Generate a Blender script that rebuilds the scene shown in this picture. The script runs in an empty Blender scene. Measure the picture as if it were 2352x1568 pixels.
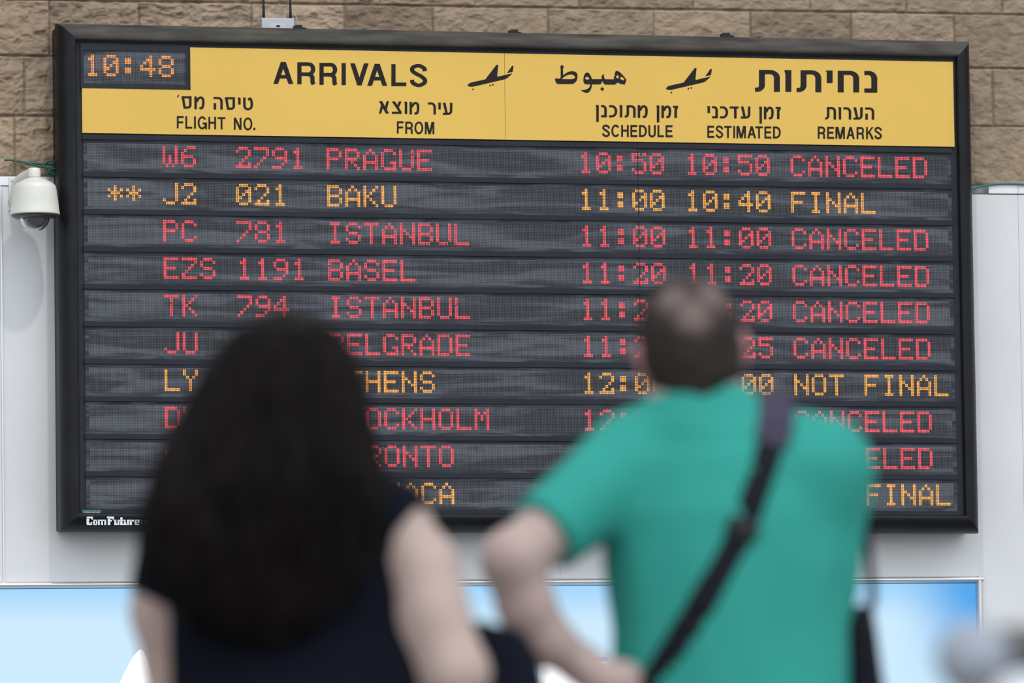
import bpy, math, random
import numpy as np
from mathutils import Matrix, Vector
from mathutils.geometry import tessellate_polygon

S = bpy.context.scene
COL = S.collection
random.seed(4)
rng = np.random.RandomState(7)

# ------------------------------------------------------------------ camera
FPX = 16300.0                       # focal length in pixels of the 2352 x 1568 frame
R = np.array([[0.9686042112587545, -0.24822988785820424, -0.013704185700342382],
              [0.00840921286106027, 0.08780557343140985, -0.996102136536931],
              [0.24846562553170912, 0.9647134828788726, 0.08713626616313014]])   # rows: right, down, forward
Z0 = 3.27                           # height of the board's reference line
CAM = np.array([-7.059636975498494, -26.81445336053983, -2.5492329207456086 + Z0])
cd = bpy.data.cameras.new('camera')
cam = bpy.data.objects.new('camera', cd)
COL.objects.link(cam)
cd.sensor_width = 36.0
cd.lens = FPX / 2352 * 36.0
cd.clip_start, cd.clip_end = 0.5, 200
M = Matrix.Identity(4)
for i in range(3):
    M[i][0], M[i][1], M[i][2], M[i][3] = R[0][i], -R[1][i], -R[2][i], CAM[i]
cam.matrix_world = M
cd.dof.use_dof = True
cd.dof.focus_distance = 27.25
cd.dof.aperture_fstop = 4.7
cd.dof.aperture_blades = 9
S.camera = cam

# ------------------------------------------------------------------ light
S.view_settings.view_transform = 'Standard'
S.view_settings.look = 'None'
S.view_settings.exposure = 0.0
S.view_settings.gamma = 1.0
w = bpy.data.worlds.new('hall_light')
S.world = w
w.use_nodes = True
wn, wl = w.node_tree.nodes, w.node_tree.links
bg = wn['Background']
tc = wn.new('ShaderNodeTexCoord')
sx = wn.new('ShaderNodeSeparateXYZ')
wl.new(tc.outputs['Generated'], sx.inputs[0])
mp = wn.new('ShaderNodeMapRange')
mp.inputs[1].default_value, mp.inputs[2].default_value = -1, 1
wl.new(sx.outputs[2], mp.inputs[0])
rp = wn.new('ShaderNodeValToRGB')
rp.color_ramp.elements[0].position = 0.0
rp.color_ramp.elements[0].color = (0.05, 0.054, 0.06, 1)
rp.color_ramp.elements[1].position = 1.0
rp.color_ramp.elements[1].color = (1.95, 2.08, 2.28, 1)
e = rp.color_ramp.elements.new(0.48); e.color = (0.66, 0.705, 0.78, 1)
e = rp.color_ramp.elements.new(0.62); e.color = (1.30, 1.40, 1.53, 1)
e = rp.color_ramp.elements.new(0.80); e.color = (1.75, 1.87, 2.05, 1)
wl.new(mp.outputs[0], rp.inputs[0])
# the hall opens behind the camera (-y): brighter there than along the wall
fy_ = wn.new('ShaderNodeMapRange')
fy_.interpolation_type = 'SMOOTHSTEP'
for i_, q_ in zip((1, 2, 3, 4), (0.35, -0.9, 0.40, 1.75)):
    fy_.inputs[i_].default_value = q_
wl.new(sx.outputs[1], fy_.inputs[0])
vm_ = wn.new('ShaderNodeVectorMath')
vm_.operation = 'SCALE'
wl.new(rp.outputs[0], vm_.inputs[0])
wl.new(fy_.outputs[0], vm_.inputs['Scale'])
wl.new(vm_.outputs[0], bg.inputs[0])
bg.inputs[1].default_value = 0.79

ld = bpy.data.lights.new('ceiling_lamp', 'AREA')
ld.shape = 'DISK'
ld.size = 0.4
ld.energy = 410
ld.color = (1.0, 0.93, 0.82)
lamp = bpy.data.objects.new('ceiling_lamp', ld)
COL.objects.link(lamp)
lamp.location = (-1.05, -6.3, 12.9)
lamp.rotation_euler = (Vector((-0.1, 0, 3.2)) - Vector(lamp.location)).to_track_quat('-Z', 'Y').to_euler()

# ------------------------------------------------------------------ pixel / board helpers
p = 0.006                           # LED pitch in metres
YB = -0.20                          # plane of the LED panels


def ray(px, py):
    return R.T @ np.array([(px - 1176) / FPX, (py - 784) / FPX, 1.0])


def W(px, py, y):
    d = ray(px, py)
    return CAM + d * (y - CAM[1]) / d[1]


def uv(px, py, y=YB):
    q = W(px, py, y)
    return q[0] / p + 300, (Z0 - q[2]) / p + 100


def bx(u):
    return (u - 300) * p


def bz(v):
    return Z0 - (v - 100) * p


# ------------------------------------------------------------------ material helpers
MATS = {}


def mat(name, col, rough=0.6, metal=0.0, noise=0.0, nscale=8.0, bump=0.0, bscale=60.0, spec=0.5, stretch=(1, 1, 1), emit=None, coat=0.0, sheen=0.0):
    if name in MATS:
        return MATS[name]
    m = bpy.data.materials.new(name)
    m.use_nodes = True
    n, l = m.node_tree.nodes, m.node_tree.links
    b = n['Principled BSDF']
    b.inputs['Base Color'].default_value = (*col, 1)
    b.inputs['Roughness'].default_value = rough
    b.inputs['Metallic'].default_value = metal
    b.inputs['Specular IOR Level'].default_value = spec
    b.inputs['Coat Weight'].default_value = coat
    b.inputs['Sheen Weight'].default_value = sheen
    if emit:
        b.inputs['Emission Color'].default_value = (*emit[0], 1)
        b.inputs['Emission Strength'].default_value = emit[1]
    if noise or bump:
        t = n.new('ShaderNodeTexCoord')
        mpn = n.new('ShaderNodeMapping')
        mpn.inputs['Scale'].default_value = stretch
        l.new(t.outputs['Object'], mpn.inputs[0])
    if noise:
        nt = n.new('ShaderNodeTexNoise')
        nt.inputs['Scale'].default_value = nscale
        nt.inputs['Detail'].default_value = 6
        l.new(mpn.outputs[0], nt.inputs['Vector'])
        mx = n.new('ShaderNodeMix')
        mx.data_type = 'RGBA'
        mx.inputs[6].default_value = (*[c * (1 - noise) for c in col], 1)
        mx.inputs[7].default_value = (*[min(1, c * (1 + noise)) for c in col], 1)
        cr = n.new('ShaderNodeValToRGB')
        cr.color_ramp.elements[0].position = 0.3
        cr.color_ramp.elements[1].position = 0.7
        l.new(nt.outputs['Fac'], cr.inputs[0])
        l.new(cr.outputs[0], mx.inputs[0])
        l.new(mx.outputs[2], b.inputs['Base Color'])
    if bump:
        nb = n.new('ShaderNodeTexNoise')
        nb.inputs['Scale'].default_value = bscale
        nb.inputs['Detail'].default_value = 8
        l.new(mpn.outputs[0], nb.inputs['Vector'])
        bp = n.new('ShaderNodeBump')
        bp.inputs['Strength'].default_value = bump
        bp.inputs['Distance'].default_value = 0.01
        l.new(nb.outputs['Fac'], bp.inputs['Height'])
        l.new(bp.outputs[0], b.inputs['Normal'])
    MATS[name] = m
    return m


# ------------------------------------------------------------------ mesh helpers
class MB:
    def __init__(s):
        s.v, s.f = [], []

    def add(s, vs, fs):
        o = len(s.v)
        s.v += [tuple(map(float, q)) for q in vs]
        s.f += [tuple(i + o for i in q) for q in fs]

    def box(s, x0, x1, y0, y1, z0, z1, c=0.0):
        """box, optionally with its edges chamfered by c"""
        if c <= 0:
            vs = [(x, y, z) for x in (x0, x1) for y in (y0, y1) for z in (z0, z1)]
            s.add(vs, [(0, 1, 3, 2), (4, 6, 7, 5), (0, 4, 5, 1), (2, 3, 7, 6), (0, 2, 6, 4), (1, 5, 7, 3)])
            return
        import bmesh
        bm = bmesh.new()
        vs = [bm.verts.new((x, y, z)) for x in (x0, x1) for y in (y0, y1) for z in (z0, z1)]
        for q in [(0, 1, 3, 2), (4, 6, 7, 5), (0, 4, 5, 1), (2, 3, 7, 6), (0, 2, 6, 4), (1, 5, 7, 3)]:
            bm.faces.new([vs[i] for i in q])
        bmesh.ops.bevel(bm, geom=bm.edges[:], offset=c, segments=2, profile=0.7, affect='EDGES')
        bm.verts.index_update()
        s.add([v.co[:] for v in bm.verts], [[v.index for v in f.verts] for f in bm.faces])
        bm.free()

    def tube(s, pts, rad, n=10, cap=True, flat=None):
        pts = [np.array(q, float) for q in pts]
        rad = [rad] * len(pts) if np.isscalar(rad) else rad
        rings = []
        prev = None
        for i, q in enumerate(pts):
            t = pts[min(i + 1, len(pts) - 1)] - pts[max(i - 1, 0)]
            t = t / (np.linalg.norm(t) + 1e-12)
            if prev is None:
                a = np.cross(t, (0, 0, 1.0))
                if np.linalg.norm(a) < 1e-3:
                    a = np.cross(t, (0, 1.0, 0))
            else:
                a = prev - t * (prev @ t)
            a /= np.linalg.norm(a)
            prev = a
            b = np.cross(t, a)
            rings.append([q + rad[i] * (a * math.cos(k * 2 * math.pi / n) + b * math.sin(k * 2 * math.pi / n)) for k in range(n)])
        vs = [q for r in rings for q in r]
        fs = []
        for i in range(len(pts) - 1):
            for k in range(n):
                fs.append((i * n + k, i * n + (k + 1) % n, (i + 1) * n + (k + 1) % n, (i + 1) * n + k))
        if cap:
            fs.append(tuple(range(n))[::-1])
            fs.append(tuple((len(pts) - 1) * n + k for k in range(n)))
        s.add(vs, fs)

    def lathe(s, prof, c=(0, 0, 0), n=40):
        """prof: (radius, z) pairs, turned about the vertical through c"""
        vs, fs = [], []
        for r, z in prof:
            for k in range(n):
                a = 2 * math.pi * k / n
                vs.append((c[0] + r * math.cos(a), c[1] + r * math.sin(a), c[2] + z))
        for i in range(len(prof) - 1):
            for k in range(n):
                fs.append((i * n + k, i * n + (k + 1) % n, (i + 1) * n + (k + 1) % n, (i + 1) * n + k))
        s.add(vs, fs)

    def poly(s, outer, holes=(), y=0.0, to=None):
        """flat filled polygon; points mapped by `to` to board (x, z)"""
        loops = [list(outer)] + [list(h) for h in holes]
        pts = [q for L in loops for q in L]
        tri = tessellate_polygon([[Vector((q[0], -q[1], 0)) for q in L] for L in loops])
        vs = []
        for q in pts:
            x, z = to(q)
            vs.append((x, y, z))
        fs = []
        for t in tri:
            a, b, c = [np.array(vs[i]) for i in t]
            nrm = np.cross(b - a, c - a)
            fs.append(tuple(t) if nrm[1] < 0 else tuple(t)[::-1])
        s.add(vs, fs)

    def obj(s, name, m, parent=None, smooth=False, origin=None):
        me = bpy.data.meshes.new(name)
        vs = s.v
        if origin is not None:
            vs = [(a - origin[0], b - origin[1], c - origin[2]) for a, b, c in vs]
        me.from_pydata(vs, [], s.f)
        me.update()
        if smooth:
            me.polygons.foreach_set('use_smooth', [True] * len(me.polygons))
        o = bpy.data.objects.new(name, me)
        COL.objects.link(o)
        for q in (m if isinstance(m, (list, tuple)) else [m]):
            me.materials.append(q)
        if origin is not None:
            o.location = origin
        if parent is not None:
            o.parent = parent
            # parents are only translated or turned, and have no parents of their own rotation here
            pm = world_of(parent)
            o.matrix_parent_inverse = Matrix.Identity(4)
            o.matrix_basis = pm.inverted() @ Matrix.Translation(Vector(origin) if origin is not None else Vector((0, 0, 0)))
        return o


def world_of(o):
    m = o.matrix_basis.copy()
    while o.parent is not None:
        o = o.parent
        m = o.matrix_basis @ m
    return m


def smooth_by_angle(o, ang=35):
    me = o.data
    me.polygons.foreach_set('use_smooth', [True] * len(me.polygons))
    try:
        me.set_sharp_from_angle(angle=math.radians(ang))
    except Exception:
        pass
    return o


def tag(o, label=None, cat=None, group=None, kind=None):
    if label: o['label'] = label
    if cat: o['category'] = cat
    if group: o['group'] = group
    if kind: o['kind'] = kind
    return o


def empty(name, loc, rotz=0.0):
    o = bpy.data.objects.new(name, None)
    COL.objects.link(o)
    o.empty_display_size = 0.1
    o.location = loc
    o.rotation_euler = (0, 0, rotz)
    bpy.context.view_layer.update()
    return o


# ------------------------------------------------------------------ numpy noise
def vnoise(x, y, z=0.0, seed=0):
    x, y, z = np.broadcast_arrays(np.asarray(x, float), np.asarray(y, float), np.asarray(z, float))
    xi, yi, zi = np.floor(x).astype(np.int64), np.floor(y).astype(np.int64), np.floor(z).astype(np.int64)
    fx, fy, fz = x - xi, y - yi, z - zi
    fx, fy, fz = [f * f * (3 - 2 * f) for f in (fx, fy, fz)]

    def h(a, b, c):
        n = (a * 374761393 + b * 668265263 + c * 2147483647 + seed * 974634777) & 0xffffffff
        n = ((n ^ (n >> 13)) * 1274126177) & 0xffffffff
        n = (n ^ (n >> 16)) & 0xffff
        return n / 65535.0
    r = 0
    for a in (0, 1):
        for b in (0, 1):
            for c in (0, 1):
                r = r + h(xi + a, yi + b, zi + c) * (fx if a else 1 - fx) * (fy if b else 1 - fy) * (fz if c else 1 - fz)
    return r


# ================================================================== SETTING
TILT = 0.0058                       # the wall's courses climb very slightly against the board


def wz(px, py, y):                  # height of a wall line, levelled to x = 0
    q = W(px, py, y)
    return q[2] - TILT * q[0]


m_floor = mat('polished_stone_floor', (0.20, 0.19, 0.175), 0.35, noise=0.15, nscale=3, bump=0.05, bscale=20)
fb = MB()
fb.box(-45, 45, -45, 0.15, -0.2, 0.0)
tag(fb.obj('floor', m_floor), kind='structure')

# stone wall: pitched-face blocks as real relief
nx, nz = 1150, 340
X0, X1, ZA, ZB = -2.75, 2.35, wz(60, 425, 0) - 0.12, 4.95
xs = np.linspace(X0, X1, nx)
zs = np.linspace(ZA, ZB, nz)
GX, GZ = np.meshgrid(xs, zs)
zt = GZ - TILT * GX
c3, c2, c1, c0 = wz(60, 408, 0), wz(60, 267, 0), wz(50, 129.5, 0), wz(1180, 17.5, 0)
ch = c2 - c3
courses = [c3 - ch, c3, c2, c1, c0] + [c0 + ch * k for k in range(1, 6)]
jx = {}
jx[1] = [W(x, 340, 0)[0] for x in (-230, 32, 2352 + 60)]
jx[2] = [W(x, 200, 0)[0] for x in (-180, 55, 2278)]
jx[3] = [W(x, 75, 0)[0] for x in (-120, 112, 318, 577, 790, 993, 1258, 1501, 1722, 1953, 2190, 2420)]
jx[4] = [W(x, 5, 0)[0] for x in (-60, 170, 400, 640, 871, 1090, 1330, 1590, 1860, 2080, 2300)]
ci = np.clip(np.searchsorted(courses, zt) - 1, 0, len(courses) - 2)
ca = np.array(courses)
ez = np.minimum(zt - ca[ci], ca[ci + 1] - zt)
ex = np.full_like(GX, 9.0)
bid = np.zeros_like(GX)
for c in range(len(courses) - 1):
    base = sorted(jx.get(c, []))
    if len(base) < 4:
        k = list(np.arange(-4, 4, 0.41) + 0.17 * (c % 3))
        if base:
            k = [q for q in k if min(abs(q - b) for b in base) > 0.28] + base
        base = sorted(k)
    else:
        base = [base[0] - 0.4 * i for i in range(6, 0, -1)] + base + [base[-1] + 0.4 * i for i in range(1, 6)]
    b = np.array(base)
    mk = ci == c
    d = np.abs(GX[mk][:, None] - b[None, :]).min(1)
    ex[mk] = d
    bid[mk] = np.searchsorted(b, GX[mk]) + 37 * c
ed = np.minimum(ex, ez)
edn = ed + 0.002 * (vnoise(GX * 60, zt * 60, 0, 3) - 0.5)
up = np.clip((edn - 0.0012) / 0.005, 0, 1)
up = up * up * (3 - 2 * up)
wx_ = GX + 0.02 * vnoise(GX * 22, zt * 22, 1, 5)
wz_ = zt + 0.02 * vnoise(GX * 22, zt * 22, 2, 6)
def terrace(n, k):
    q = n * k
    fr = q - np.floor(q)
    return (np.floor(q) + np.clip((fr - 0.55) / 0.45, 0, 1) ** 2) / k


rough = 0
for f, a, k in ((12, 0.7, 3), (26, 0.9, 3), (50, 0.7, 2), (100, 0.3, 2)):
    nse = vnoise(wx_ * f * 0.75, wz_ * f * 1.1, bid * 3.7, int(f))
    rough = rough + a * terrace(nse, k)
rough = rough / 2.42
lum = vnoise(bid * 1.73, bid * 0.91, 0, 9)
amp = 0.040 - 0.020 * np.clip((GX + 1.6) / 1.5, 0, 1)
relief = up * (0.004 + 0.002 * lum) + (0.4 + 0.6 * up) * amp * rough
v = np.stack([GX.ravel(), -relief.ravel(), GZ.ravel()], 1)
idx = np.arange(nx * nz).reshape(nz, nx)
f = np.stack([idx[:-1, :-1].ravel(), idx[:-1, 1:].ravel(), idx[1:, 1:].ravel(), idx[1:, :-1].ravel()], 1)
me = bpy.data.meshes.new('wall_back')
me.vertices.add(len(v)); me.vertices.foreach_set('co', v.ravel())
me.loops.add(f.size); me.loops.foreach_set('vertex_index', f.ravel())
me.polygons.add(len(f)); me.polygons.foreach_set('loop_start', np.arange(len(f)) * 4)
me.update(calc_edges=True)
me.polygons.foreach_set('use_smooth', [True] * len(f))
at = me.color_attributes.new('stone_tone', 'FLOAT_COLOR', 'POINT')
tone = 0.62 + 0.45 * vnoise(bid * 2.31, bid * 1.37, 0, 21)
tone = tone * (0.9 + 0.25 * vnoise(GX * 3, zt * 3, 0, 8))
tone = np.where(ed < 0.004, tone * 0.85, tone)
hue = vnoise(bid * 5.1, bid * 3.3, 2, 4)
colr = np.stack([tone, tone * (0.97 + 0.03 * hue), tone * (0.92 + 0.08 * hue), np.ones_like(tone)], -1)
at.data.foreach_set('color', colr.reshape(-1).astype(np.float32))
m_stone = mat('pitched_limestone', (0.275, 0.207, 0.147), 0.9, noise=0.16, nscale=24, bump=0.35, bscale=70, spec=0.2)
n_, l_ = m_stone.node_tree.nodes, m_stone.node_tree.links
pb = n_['Principled BSDF']
src = pb.inputs['Base Color'].links[0].from_socket
an = n_.new('ShaderNodeAttribute'); an.attribute_name = 'stone_tone'
mm = n_.new('ShaderNodeMix'); mm.data_type = 'RGBA'; mm.blend_type = 'MULTIPLY'; mm.inputs[0].default_value = 1
l_.new(src, mm.inputs[6]); l_.new(an.outputs['Color'], mm.inputs[7]); l_.new(mm.outputs[2], pb.inputs['Base Color'])
me.materials.append(m_stone)
wall = bpy.data.objects.new('wall_back', me)
COL.objects.link(wall)
tag(wall, kind='structure')
# plain backing of the same wall, beyond the relief
bk = MB()
bk.box(-9, 9, 0.004, 0.14, 0, 6.5)
tag(bk.obj('wall_rear', m_stone), kind='structure')

# metal cladding below the stone
m_clad = mat('painted_metal_cladding', (0.57, 0.572, 0.568), 0.55, noise=0.05, nscale=2.5, bump=0.02, bscale=6)
m_cap = mat('white_capping', (0.66, 0.665, 0.66), 0.55, noise=0.06, nscale=9)
m_seam = mat('seam_shadow_rubber', (0.16, 0.16, 0.16), 0.8)
m_alu = mat('brushed_aluminium', (0.62, 0.61, 0.60), 0.38, metal=0.85, noise=0.06, nscale=30, stretch=(1, 1, 8))


def slab(name, x0, x1, y0, y1, ztop, zbot, m, c=0.0025, kind='structure'):
    """box whose top (and bottom) edge follows the wall's slight climb"""
    b = MB()
    b.box(x0, x1, y0, y1, zbot, ztop, c)
    b.v = [(x, y, z + TILT * x) for x, y, z in b.v]
    return tag(b.obj(name, m), kind=kind)


zcapT, zcapB = wz(60, 405.5, -0.03), wz(60, 427, -0.03)
xL = W(5, 900, -0.03)[0]
xR = W(2347, 900, -0.03)[0]
slab('trim_1', -9, xL - 0.0015, -0.03, 0.0, zcapB - 0.002, 0.0, m_clad)
slab('trim_2', xL + 0.0015, 0.02, -0.03, 0.0, zcapB - 0.002, 0.0, m_clad)
slab('trim_3', 0.0205, xR - 0.0003, -0.03, 0.0, zcapB - 0.002, 0.0, m_clad)
slab('trim_4', xR + 0.0003, 9, -0.03, 0.0, zcapB - 0.002, 0.0, m_clad)
slab('trim_5', -9, W(150, 420, -0.03)[0], -0.034, 0.0, zcapT, zcapB + 0.001, m_cap)
slab('trim_6', W(2270, 430, -0.03)[0], xR, -0.034, 0.0, zcapT, zcapB + 0.001, m_cap)
slab('trim_7', xR + 0.001, 9, -0.034, 0.0, zcapT, zcapB + 0.001, m_cap)
slab('trim_8', W(2100, 430, -0.03)[0], W(2271, 430, -0.03)[0] - 0.004, -0.022, 0.0, zcapT - 0.004, zcapB + 0.001, mat('dirty_gap_shade', (0.24, 0.24, 0.23), 0.9, noise=0.35, nscale=25))  # dirty grey gap beside the capping, its shade included in the colour
slab('trim_9', xL - 0.003, xL + 0.003, -0.036, -0.005, zcapB - 0.002, wz(5, 1338, -0.03), m_alu, 0.001)

# ================================================================== BACKLIT POSTER
zt0 = wz(1100, 1329, -0.05)
lx0, lx1 = W(-60, 1340, -0.05)[0], W(2257, 1330, -0.05)[0]
lzb = 0.85
lb = empty('light_box', ((lx0 + lx1) / 2, -0.03, lzb))
tag(lb, 'wide backlit blue poster in a silver frame under the arrivals board', 'light box')
fw = 0.026


def lb_rail(x0, x1, z0, z1, vert):
    """half-round aluminium rail"""
    b = MB()
    n = 12
    ring = []
    for k in range(n + 1):
        a = math.pi * k / n
        ring.append((-math.cos(a), math.sin(a)))
    ends = []
    for e_ in (0, 1):
        vs = []
        for c, s_ in ring:
            y = -0.032 - 0.03 * s_ ** 0.8
            if vert:
                x = (x0 + x1) / 2 + c * (x1 - x0) / 2
                z = (z1 if e_ else z0)
            else:
                z = (z0 + z1) / 2 + c * (z1 - z0) / 2
                x = (x1 if e_ else x0)
            vs.append((x, y, z + TILT * x))
        ends.append(vs)
    vs = ends[0] + ends[1]
    m_ = n + 1
    fs = [(k, k + 1, m_ + k + 1, m_ + k) for k in range(n)] + [tuple(range(m_)), tuple(range(m_, 2 * m_))[::-1]]
    b.add(vs, fs)
    return smooth_by_angle(b.obj('frame_rail', m_alu, lb), 50)


lb_rail(lx0, lx1, zt0 - fw, zt0, False)
lb_rail(lx0, lx1, lzb, lzb + fw, False)
lb_rail(lx0, lx0 + fw, lzb, zt0, True)
lb_rail(lx1 - fw, lx1, lzb, zt0, True)
g = MB()
g.box(lx0 + 0.01, lx1 - 0.01, -0.031, -0.029, lzb + 0.01, zt0 - 0.01)
g.v = [(x, y, z + TILT * x) for x, y, z in g.v]
gs = g.obj('frame_shade_line', mat('frame_shade_blue', (0.05, 0.11, 0.22), 0.6), lb)  # dark blue line above the film: the frame's shadow put in as colour
# the printed film: blue sky gradients and white shapes are the print itself
m_film = bpy.data.materials.new('backlit_film')
m_film.use_nodes = True
n_, l_ = m_film.node_tree.nodes, m_film.node_tree.links
b_ = n_['Principled BSDF']
b_.inputs['Roughness'].default_value = 0.35
b_.inputs['Specular IOR Level'].default_value = 0.1
b_.inputs['Base Color'].default_value = (0.01, 0.012, 0.015, 1)
t_ = n_.new('ShaderNodeTexCoord'); sp = n_.new('ShaderNodeSeparateXYZ')
l_.new(t_.outputs['Object'], sp.inputs[0])


def maprange(val, a, b, c=0.0, d=1.0):
    r = n_.new('ShaderNodeMapRange'); r.interpolation_type = 'SMOOTHSTEP'
    for i_, q in zip((1, 2, 3, 4), (a, b, c, d)):
        r.inputs[i_].default_value = q
    l_.new(val, r.inputs[0])
    return r.outputs[0]


def mixc(fac, a, b):
    r = n_.new('ShaderNodeMix'); r.data_type = 'RGBA'
    l_.new(fac, r.inputs[0])
    for i_, q in ((6, a), (7, b)):
        if isinstance(q, tuple):
            r.inputs[i_].default_value = (*q, 1)
        else:
            l_.new(q, r.inputs[i_])
    return r.outputs[2]


def mul(a, b):
    r = n_.new('ShaderNodeMath'); r.operation = 'MULTIPLY'
    l_.new(a, r.inputs[0]); l_.new(b, r.inputs[1])
    return r.outputs[0]


cx_, cz_ = (lx0 + lx1) / 2, zt0
low = maprange(sp.outputs[2], 0.0, -0.20)
col = mixc(low, (0.35, 0.65, 0.96), (0.60, 0.82, 0.99))
rx1 = W(2240, 1345, -0.031)[0]
fr_ = maprange(sp.outputs[0], rx1 - cx_ - 0.36, rx1 - cx_ - 0.0)
fz_ = maprange(sp.outputs[2], -0.50, -0.04)
col = mixc(mul(fr_, fz_), col, (0.075, 0.37, 0.82))
l_.new(col, b_.inputs['Emission Color'])
b_.inputs['Emission Strength'].default_value = 1.0
fm = MB()
fm.box(lx0 + fw * 0.8, lx1 - fw * 0.8, -0.0345, -0.0325, lzb + fw, zt0 - fw - 0.002)
fm.v = [(x, y, z + TILT * x) for x, y, z in fm.v]
fm.obj('poster_film', m_film, lb, origin=(cx_, -0.033, cz_))
m_white = mat('poster_white', (0.5, 0.5, 0.5), 0.4, emit=((1.0, 1.0, 0.98), 0.95))
m_pblue = mat('poster_blue', (0.1, 0.2, 0.4), 0.4, emit=((0.10, 0.25, 0.66), 0.9))
YF = -0.0352
sail = MB()
pts = [(268, 1585), (285, 1545), (303, 1512), (318, 1493), (323, 1490), (331, 1497), (340, 1518), (352, 1555), (362, 1600), (395, 1900), (150, 1900)]
sail.poly(pts, y=YF, to=lambda q: (W(q[0], q[1], YF)[0], W(q[0], q[1], YF)[2]))
sail.obj('printed_shape', m_white, lb)
sail = MB()
sail.poly([(1235, 1518), (1395, 1518), (1400, 1900), (1235, 1900)], y=YF, to=lambda q: (W(q[0], q[1], YF)[0], W(q[0], q[1], YF)[2]))
sail.obj('printed_shape', m_white, lb)
sail = MB()
sail.poly([(1235, 1509), (1395, 1509), (1395, 1518), (1235, 1518)], y=YF, to=lambda q: (W(q[0], q[1], YF)[0], W(q[0], q[1], YF)[2]))
sail.obj('printed_band', m_pblue, lb)

# ================================================================== ARRIVALS BOARD
YE = -0.16                          # depth of the frame's outer edge
U0 = (uv(126.5, 55, YE)[0] + uv(140, 1224, YE)[0]) / 2
U1 = (uv(2227, 95, YE)[0] + uv(2244, 1224, YE)[0]) / 2
V0 = (uv(126.5, 55, YE)[1] + uv(2227, 95, YE)[1]) / 2
V1 = uv(1200, 1222.5, YE)[1]
board = empty('arrivals_board', (0, -0.03, bz(V1)))
tag(board, 'large black framed arrivals board with yellow header and red and amber flight rows', 'departure board')
m_black = mat('black_powder_coat', (0.0085, 0.0085, 0.0095), 0.38, noise=0.3, nscale=6, bump=0.02, bscale=40, spec=0.16)
m_dusty = mat('dusty_black_rail', (0.047, 0.0425, 0.036), 0.75, noise=0.5, nscale=9, spec=0.2, bump=0.04, bscale=50, stretch=(0.5, 1, 3))
m_slate = mat('slate_grey_bezel', (0.020, 0.0215, 0.027), 0.5, spec=0.15, noise=0.15, nscale=5, stretch=(1, 1, 4))
m_div = mat('divider_bar_grey', (0.0165, 0.018, 0.0235), 0.5, spec=0.15, noise=0.18, nscale=4, stretch=(1, 1, 5))
m_dark = mat('gap_black', (0.006, 0.006, 0.007), 0.8)

hb = MB()
hb.box(bx(U0) + 0.010, bx(U1) - 0.010, YB + 0.012, -0.031, bz(V1) + 0.010, bz(V0) - 0.010)
hb.obj('housing', m_black, board)
bzp = MB()
bzp.box(bx(U0 + 8), bx(U1 - 8), YB + 0.004, YB + 0.013, bz(V1 - 8), bz(V0 + 8))
bzp.obj('bezel_plate', m_slate, board)


def rail(side):
    prof = [(0, -0.13), (0.0, YE), (0.06, -0.178), (0.16, -0.194), (0.32, -0.209), (0.52, -0.219), (0.74, -0.2235), (0.90, -0.222), (0.97, -0.216), (1.0, -0.207), (1.0, -0.194)]
    b = MB()
    vs = []
    for e_ in (0, 1):
        for d, y in prof:
            dd = d * 11.5
            if side == 'L':
                x, z = bx(U0 + dd), bz(V0 + dd) if e_ else bz(V1 - dd)
            elif side == 'R':
                x, z = bx(U1 - dd), bz(V0 + dd) if e_ else bz(V1 - dd)
            elif side == 'T':
                z, x = bz(V0 + dd), bx(U1 - dd) if e_ else bx(U0 + dd)
            else:
                z, x = bz(V1 - dd), bx(U1 - dd) if e_ else bx(U0 + dd)
            vs.append((x, y, z))
    n = len(prof)
    fs = [(i, i + 1, n + i + 1, n + i) for i in range(n - 1)]
    b.add(vs, fs)
    return smooth_by_angle(b.obj('frame_rail', m_dusty if side == 'T' else m_black, board), 60)


for side_ in 'LRTB':
    rail(side_)
# dark slot under the top rail
sl = MB(); sl.box(bx(U0 + 12), bx(U1 - 12), YB - 0.002, YB + 0.004, bz(V0 + 12.6), bz(V0 + 11.4))
sl.obj('rail_slot', m_dark, board)

# header: two yellow halves
m_yel = mat('yellow_header_sheet', (0.58, 0.368, 0.07), 0.5, noise=0.03, nscale=1.5, spec=0.3)
m_ink = mat('black_vinyl', (0.017, 0.0145, 0.0145), 0.7, spec=0.1)
YH = YB - 0.006
us = 263.1
hL = MB()
vt, vb, ul, ur, uc, vc = -63.6, -7.2, -16.2, 569.0, 54.4, -36.2
for a, b, c, d in ((uc, us - 0.12, vt, vc), (ul, us - 0.12, vc, vb)):
    hL.box(bx(a), bx(b), YH, YB + 0.004, bz(d), bz(c))
headL = hL.obj('header_panel', m_yel, board)
hR = MB()
hR.box(bx(us + 0.12), bx(ur), YH, YB + 0.004, bz(vb), bz(vt))
headR = hR.obj('header_panel', m_yel, board)
YL = YH - 0.0008


def bmap(s, ox, oy):
    def f_(q):
        u, v_ = uv(ox + q[0] / s, oy + q[1] / s, YL)
        return bx(u), bz(v_)
    return f_


# ---- stroke lettering
def arc(cx, cy, rx, ry, a0, a1, n=14):
    return [(cx + rx * math.cos(math.radians(a0 + (a1 - a0) * i / n)), cy + ry * math.sin(math.radians(a0 + (a1 - a0) * i / n))) for i in range(n + 1)]


def spline(pts, n=8):
    P_ = [pts[0]] + list(pts) + [pts[-1]]
    out = []
    for i in range(1, len(P_) - 2):
        for k in range(n):
            t = k / n
            a, b, c, d = [np.array(q, float) for q in P_[i - 1:i + 3]]
            out.append(tuple(0.5 * (2 * b + (c - a) * t + (2 * a - 5 * b + 4 * c - d) * t * t + (3 * b - a - 3 * c + d) * t ** 3)))
    return out + [tuple(pts[-1])]


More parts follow.
